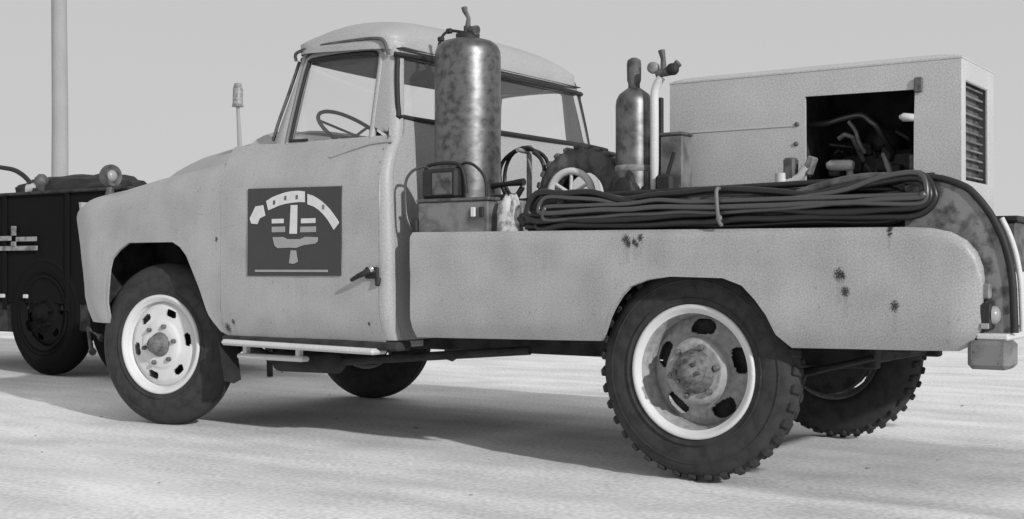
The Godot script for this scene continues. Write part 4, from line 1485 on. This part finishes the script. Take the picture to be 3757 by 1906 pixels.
func ground() -> void:
	var st := mb()
	var n := FastNoiseLite.new()
	n.seed = 77
	n.frequency = 1.6
	n.fractal_octaves = 4
	var ks := []
	for i in 241:
		var u := lerpf(-1, 1, i / 240.0)
		ks.append(5.5 * u + 600.0 * signf(u) * pow(absf(u), 14))
	var P := []
	var cols := PackedFloat32Array()
	for i in ks.size():
		var row := []
		for j in ks.size():
			var x: float = ks[i] - 1.0
			var z: float = ks[j] + 0.6
			var d := Vector2(x, z).length()
			var y := -0.008 + 0.008 * n.get_noise_2d(x, z) * clampf(1.5 - d / 9.0, 0, 1)
			for wp in [Vector2(0, 0.754), Vector2(0, -0.754), Vector2(-2.93, 0.754), Vector2(-2.93, -0.754), Vector2(-6.1, -0.8), Vector2(-6.1, -2.3), Vector2(-9.03, -0.8), Vector2(-9.03, -2.3)]:
				var k := clampf(1.0 - (Vector2(x, z).distance_to(wp) - 0.12) / 0.25, 0, 1)
				y = lerpf(y, -0.001, k)
			# packed wheel tracks: pressed in a little and greyer than the loose surface
			var pressed := track(x, z, n)
			y -= 0.010 * pressed
			row.append(Vector3(x, minf(y, -0.001), z))
			cols.append(lerpf(1.0, 0.80, pressed))
		P.append(row)
	smooth(st)
	var cn: int = ks.size()
	for i in cn - 1:
		for j in cn - 1:
			for q in [[0, 0], [1, 0], [1, 1], [0, 0], [1, 1], [0, 1]]:
				var v: float = cols[(i + q[0]) * cn + j + q[1]]
				st.set_color(Color(v, v, v))
				st.add_vertex(P[i + q[0]][j + q[1]])
	st.generate_normals()
	var o := MeshInstance3D.new()
	o.name = "ground"
	o.mesh = st.commit()
	var size := 1536
	var a := noise_image(512, 0.010, 5, 4).get_data()
	var b := noise_image(1024, 0.16, 6, 3).get_data()
	var c := noise_image(512, 0.008, 8, 3).get_data()
	var e := noise_image(1024, 0.05, 9, 3).get_data()
	var out := PackedByteArray()
	out.resize(size * size)
	for j in size:
		for i in size:
			var ka := (j * 512 / size) * 512 + (i * 512 / size)
			var kc := ((j * 4) * 512 / size % 512) * 512 + (i * 512 / size)
			var kb := (j % 1024) * 1024 + (i % 1024)
			var v := 0.92 + (a[ka] / 255.0 - 0.5) * 0.09 + (b[kb] / 255.0 - 0.5) * 0.22 + (c[kc] / 255.0 - 0.5) * 0.13
			var m := e[kb] / 255.0
			if m > 0.74:
				v -= 0.06 * minf(1.0, (m - 0.74) * 8.0)
			out[j * size + i] = clampi(int(v * 255), 0, 255)
	var im := Image.create_from_data(size, size, false, Image.FORMAT_L8, out)
	im.convert(Image.FORMAT_RGB8)
	var m := mat(0.93, 0.95, ImageTexture.create_from_image(im), 1.0 / 7.0)
	m.vertex_color_use_as_albedo = true
	o.material_override = m
	add_child(o)
	o.set_meta("kind", "structure")
	# scattered clods
	var rng := RandomNumberGenerator.new()
	rng.seed = 12
	var ls := mb()
	lump(ls, Vector3.ZERO, Vector3(1, 0.7, 1), 3, 0.3)
	ls.generate_normals()
	var mm := MultiMesh.new()
	mm.transform_format = MultiMesh.TRANSFORM_3D
	mm.mesh = ls.commit()
	mm.instance_count = 70
	for k in 70:
		var s := rng.randf_range(0.003, 0.008) * (2.2 if k % 14 == 0 else 1.0)
		var p := Vector3(rng.randf_range(-5.0, 3.0), -0.010, rng.randf_range(-3.0, 3.2))
		mm.set_instance_transform(k, Transform3D(Basis(Vector3.UP, rng.randf() * TAU).scaled(Vector3(s, s * 0.8, s)), p))
	var mi := MultiMeshInstance3D.new()
	mi.name = "loose_stones"
	mi.multimesh = mm
	mi.material_override = M.steel
	add_child(mi)
	tag(mi, "small loose stones scattered over the pale ground", "stones")
	mi.set_meta("kind", "stuff")

func background() -> void:
	# tall weathered pole, its top out of the picture
	var t := thing("utility_pole", "tall pale weathered pole rising behind the dark truck", "pole", Vector3(-21.6, 0, -12.0))
	var st := mb()
	tube(st, [Vector3(0, -0.3, 0), Vector3(0, 4, 0), Vector3(-0.1, 9.5, 0)], [0.19, 0.17, 0.15], 16)
	part("shaft", st, M.pole, t)
	st = mb()
	box(st, Vector3(-0.1, 8.9, 0.16), Vector3(2.2, 0.12, 0.10), 0.01)
	part("crossarm", st, M.pole, t)
	# floodlight on a thin mast, far beyond the hood
	t = thing("floodlight_mast", "distant grey floodlight on a thin mast above the truck's hood", "floodlight", Vector3(-24.6, 0, -20.0))
	st = mb()
	tube(st, [Vector3(0.1, -0.3, 0), Vector3(0.1, 4.0, 0), Vector3(0.0, 5.4, 0)], [0.09, 0.07, 0.05], 10)
	part("mast", st, M.pole, t)
	st = mb()
	lathe(st, [Vector2(0.0, 0.68), Vector2(0.10, 0.66), Vector2(0.14, 0.5), Vector2(0.15, 0.1), Vector2(0.17, 0.0), Vector2(0.0, 0.02)], up_at(0, 5.36, 0.0), 12)
	part("lamp_head", st, M.steel, t)

func _ready() -> void:
	var cam := Camera3D.new()
	cam.name = "camera"
	cam.position = Vector3(2.06493, 0.777527, 4.99845)
	cam.rotation = Vector3(0.006967, 0.603174, 0)
	cam.fov = 23.28
	cam.near = 0.05
	cam.far = 2000.0
	add_child(cam)
	cam.current = true
	var env := Environment.new()
	env.background_mode = Environment.BG_SKY
	var sky := Sky.new()
	var pm := ProceduralSkyMaterial.new()
	pm.sky_top_color = Color(0.75, 0.75, 0.75)
	pm.sky_horizon_color = Color(0.80, 0.80, 0.80)
	pm.sky_curve = 0.25
	pm.ground_bottom_color = Color(0.62, 0.62, 0.62)
	pm.ground_horizon_color = Color(0.79, 0.79, 0.79)
	pm.sun_angle_max = 1.0
	var cn := FastNoiseLite.new()
	cn.seed = 15
	cn.frequency = 0.008
	cn.fractal_octaves = 4
	var ci := cn.get_seamless_image(512, 512)
	var cover := Image.create(1024, 512, false, Image.FORMAT_RGBA8)
	for j in 512:
		for i in 1024:
			cover.set_pixel(i, j, Color(1, 1, 1, clampf((ci.get_pixel(i % 512, (j * 3) % 512).r - 0.45) * 1.6, 0, 1)))
	pm.sky_cover = ImageTexture.create_from_image(cover)
	pm.sky_cover_modulate = Color(0.09, 0.09, 0.09, 1.0)
	sky.sky_material = pm
	env.sky = sky
	env.tonemap_mode = Environment.TONE_MAPPER_LINEAR
	env.tonemap_exposure = 1.0
	env.sdfgi_enabled = true
	env.ssao_enabled = true
	env.ssil_enabled = true
	var we := WorldEnvironment.new()
	we.name = "environment"
	we.environment = env
	add_child(we)
	var sun := DirectionalLight3D.new()
	sun.name = "sun"
	add_child(sun)
	sun.look_at_from_position(Vector3(2.2, 1.0, 0.85), Vector3.ZERO, Vector3.UP)
	sun.light_energy = 0.9
	sun.light_color = Color(1, 1, 1)
	sun.light_angular_distance = 1.5
	sun.shadow_enabled = true

	make_materials()
	ground()
	background()
	dark_trailer()
	var truck := thing("utility_truck", "pale slab-sided utility truck with square emblem on its door", "truck")
	build_truck(truck, M.paint, M.bed_paint, M.rim, 0.15, true)
	sideboard(truck)
	welding_set()
	cargo()
	cables()

func dark_trailer() -> void:
	var t := thing("dark_trailer", "black high-sided trailer with pale side lettering bars at the picture's left edge", "trailer", Vector3(-6.4, 0, -1.47))
	var st := mb()
	box(st, Vector3(-0.2, 0.92, 0.84), Vector3(3.2, 0.80, 0.03), 0.006)
	part("side_panel", st, M.paint_dark, t)
	st = mb()
	box(st, Vector3(-0.2, 0.92, -0.84), Vector3(3.2, 0.80, 0.03), 0.006)
	part("side_panel", st, M.paint_dark, t)
	for x: float in [-1.785, 1.385]:
		st = mb()
		box(st, Vector3(x, 0.92, 0), Vector3(0.03, 0.80, 1.648), 0.006)
		part("end_panel", st, M.paint_dark, t)
	st = mb()
	box(st, Vector3(-0.2, 0.54, 0), Vector3(3.1, 0.04, 1.64), 0.004)
	part("floor", st, M.under, t)
	for x: float in [-1.5, -0.75, 0.0, 0.75, 1.3]:
		st = mb()
		box(st, Vector3(x, 0.90, 0.864), Vector3(0.045, 0.86, 0.016), 0.004)
		part("stake", st, M.paint_dark, t)
	st = mb()
	box(st, Vector3(-0.2, 1.328, 0.845), Vector3(3.26, 0.022, 0.07), 0.006)
	part("top_rail", st, M.under, t)
	# pale lettering bars
	for r in [[-0.45, 0.10, 1.000, 0.036], [0.16, 0.41, 0.992, 0.034], [-0.45, 0.42, 0.925, 0.034], [0.10, 0.16, 1.055, 0.07], [0.10, 0.16, 0.955, 0.04]]:
		st = mb()
		box(st, Vector3((r[0] + r[1]) * 0.5, r[2], 0.877), Vector3(r[1] - r[0], r[3], 0.008), 0.002)
		part("lettering_bar", st, M.steel, t)
	st = mb()
	box(st, Vector3(-0.2, 0.505, 0.80), Vector3(3.1, 0.07, 0.06), 0.006)
	box(st, Vector3(-0.2, 0.505, -0.80), Vector3(3.1, 0.07, 0.06), 0.006)
	for x: float in [-1.5, -0.2, 0.2, 1.2]:
		box(st, Vector3(x, 0.505, 0), Vector3(0.07, 0.06, 1.54), 0.004)
	part("chassis_frame", st, M.under, t)
	for r in [[-0.03, 0.10], [0.28, 0.05]]:
		st = mb()
		box(st, Vector3(r[0], 0.572, 0.878), Vector3(r[1], 0.028, 0.016), 0.004)
		part("reflector", st, M.pale, t)
	for x: float in [0.47, 1.40]:
		for s: float in [1.0, -1.0]:
			wheel(t, Vector3(x, 0.45, 0.76 * s), s, 0.0, false, M.paint_dark, false, 1.125)
		st = mb()
		tube(st, [Vector3(x, 0.45, -0.66), Vector3(x, 0.45, 0.66)], 0.035, 10)
		part("axle", st, M.under, t)
	st = mb()
	for i in 1:
		tube(st, [Vector3(1.38, 0.48, 0.1), Vector3(1.9, 0.47, 0.0)], 0.035, 8)
		tube(st, [Vector3(1.88, 0.47, 0.0), Vector3(1.90, 0.0, 0.0)], 0.022, 8)
	part("drawbar", st, M.under, t)
	st = mb()
	box(st, Vector3(0.94, 0.50, 0.80), Vector3(0.30, 0.34, 0.10), 0.01)
	part("spring_hanger", st, M.under, t)
	st = mb()
	box(st, Vector3(-0.42, 0.40, 0.70), Vector3(0.9, 0.2, 0.24), 0.01)
	part("under_box", st, M.under, t)
	for k in 2:
		st = mb()
		tube(st, [Vector3(1.02 + k * 0.10, 0.20 + k * 0.10, 0.86), Vector3(1.05 + k * 0.10, 0.19 + k * 0.10, 0.87)], 0.026, 8)
		tube(st, [Vector3(1.02 + k * 0.10, 0.20 + k * 0.10, 0.86), Vector3(0.96, 0.36, 0.84)], 0.016, 6)
		part("brake_link", st, M.steel_dark, t)
	# cargo on top
	var c := thing("tarp_heap", "dark humped tarp heaped on top of the black trailer", "tarp", Vector3(-5.95, 1.33, -0.95))
	st = mb()
	lump(st, Vector3(0, -0.06, 0), Vector3(0.72, 0.20, 0.30), 9, 0.10)
	part("cloth", st, M.black, c)
	c = thing("trailer_hose", "dark hose arching over the black trailer's top rail", "hose", Vector3(-6.45, 1.34, -0.66))
	st = mb()
	tube(st, spline([Vector3(-0.6, 0.0, 0), Vector3(-0.35, 0.20, 0), Vector3(0.0, 0.19, 0), Vector3(0.22, 0.13, 0.02), Vector3(0.36, 0.03, 0.02), Vector3(0.40, 0.0, 0.02)], 6), 0.018, 8)
	part("hose", st, M.black, c)
	c = thing("pump_fitting", "small grey pump fitting on the black trailer's top rail", "pump", Vector3(-6.03, 1.339, -0.66))
	st = mb()
	lathe(st, [Vector2(0.0, 0.0), Vector2(0.04, 0.0), Vector2(0.04, 0.05), Vector2(0.05, 0.06), Vector2(0.05, 0.10), Vector2(0.02, 0.13), Vector2(0.0, 0.13)], UP, 14)
	part("body", st, M.steel_dark, c)
	st = mb()
	tube(st, [Vector3(0.0, 0.05, 0.0), Vector3(-0.12, 0.03, 0.02), Vector3(-0.14, -0.02, 0.02)], [0.03, 0.035, 0.02], 10)
	part("outlet", st, M.pale, c)
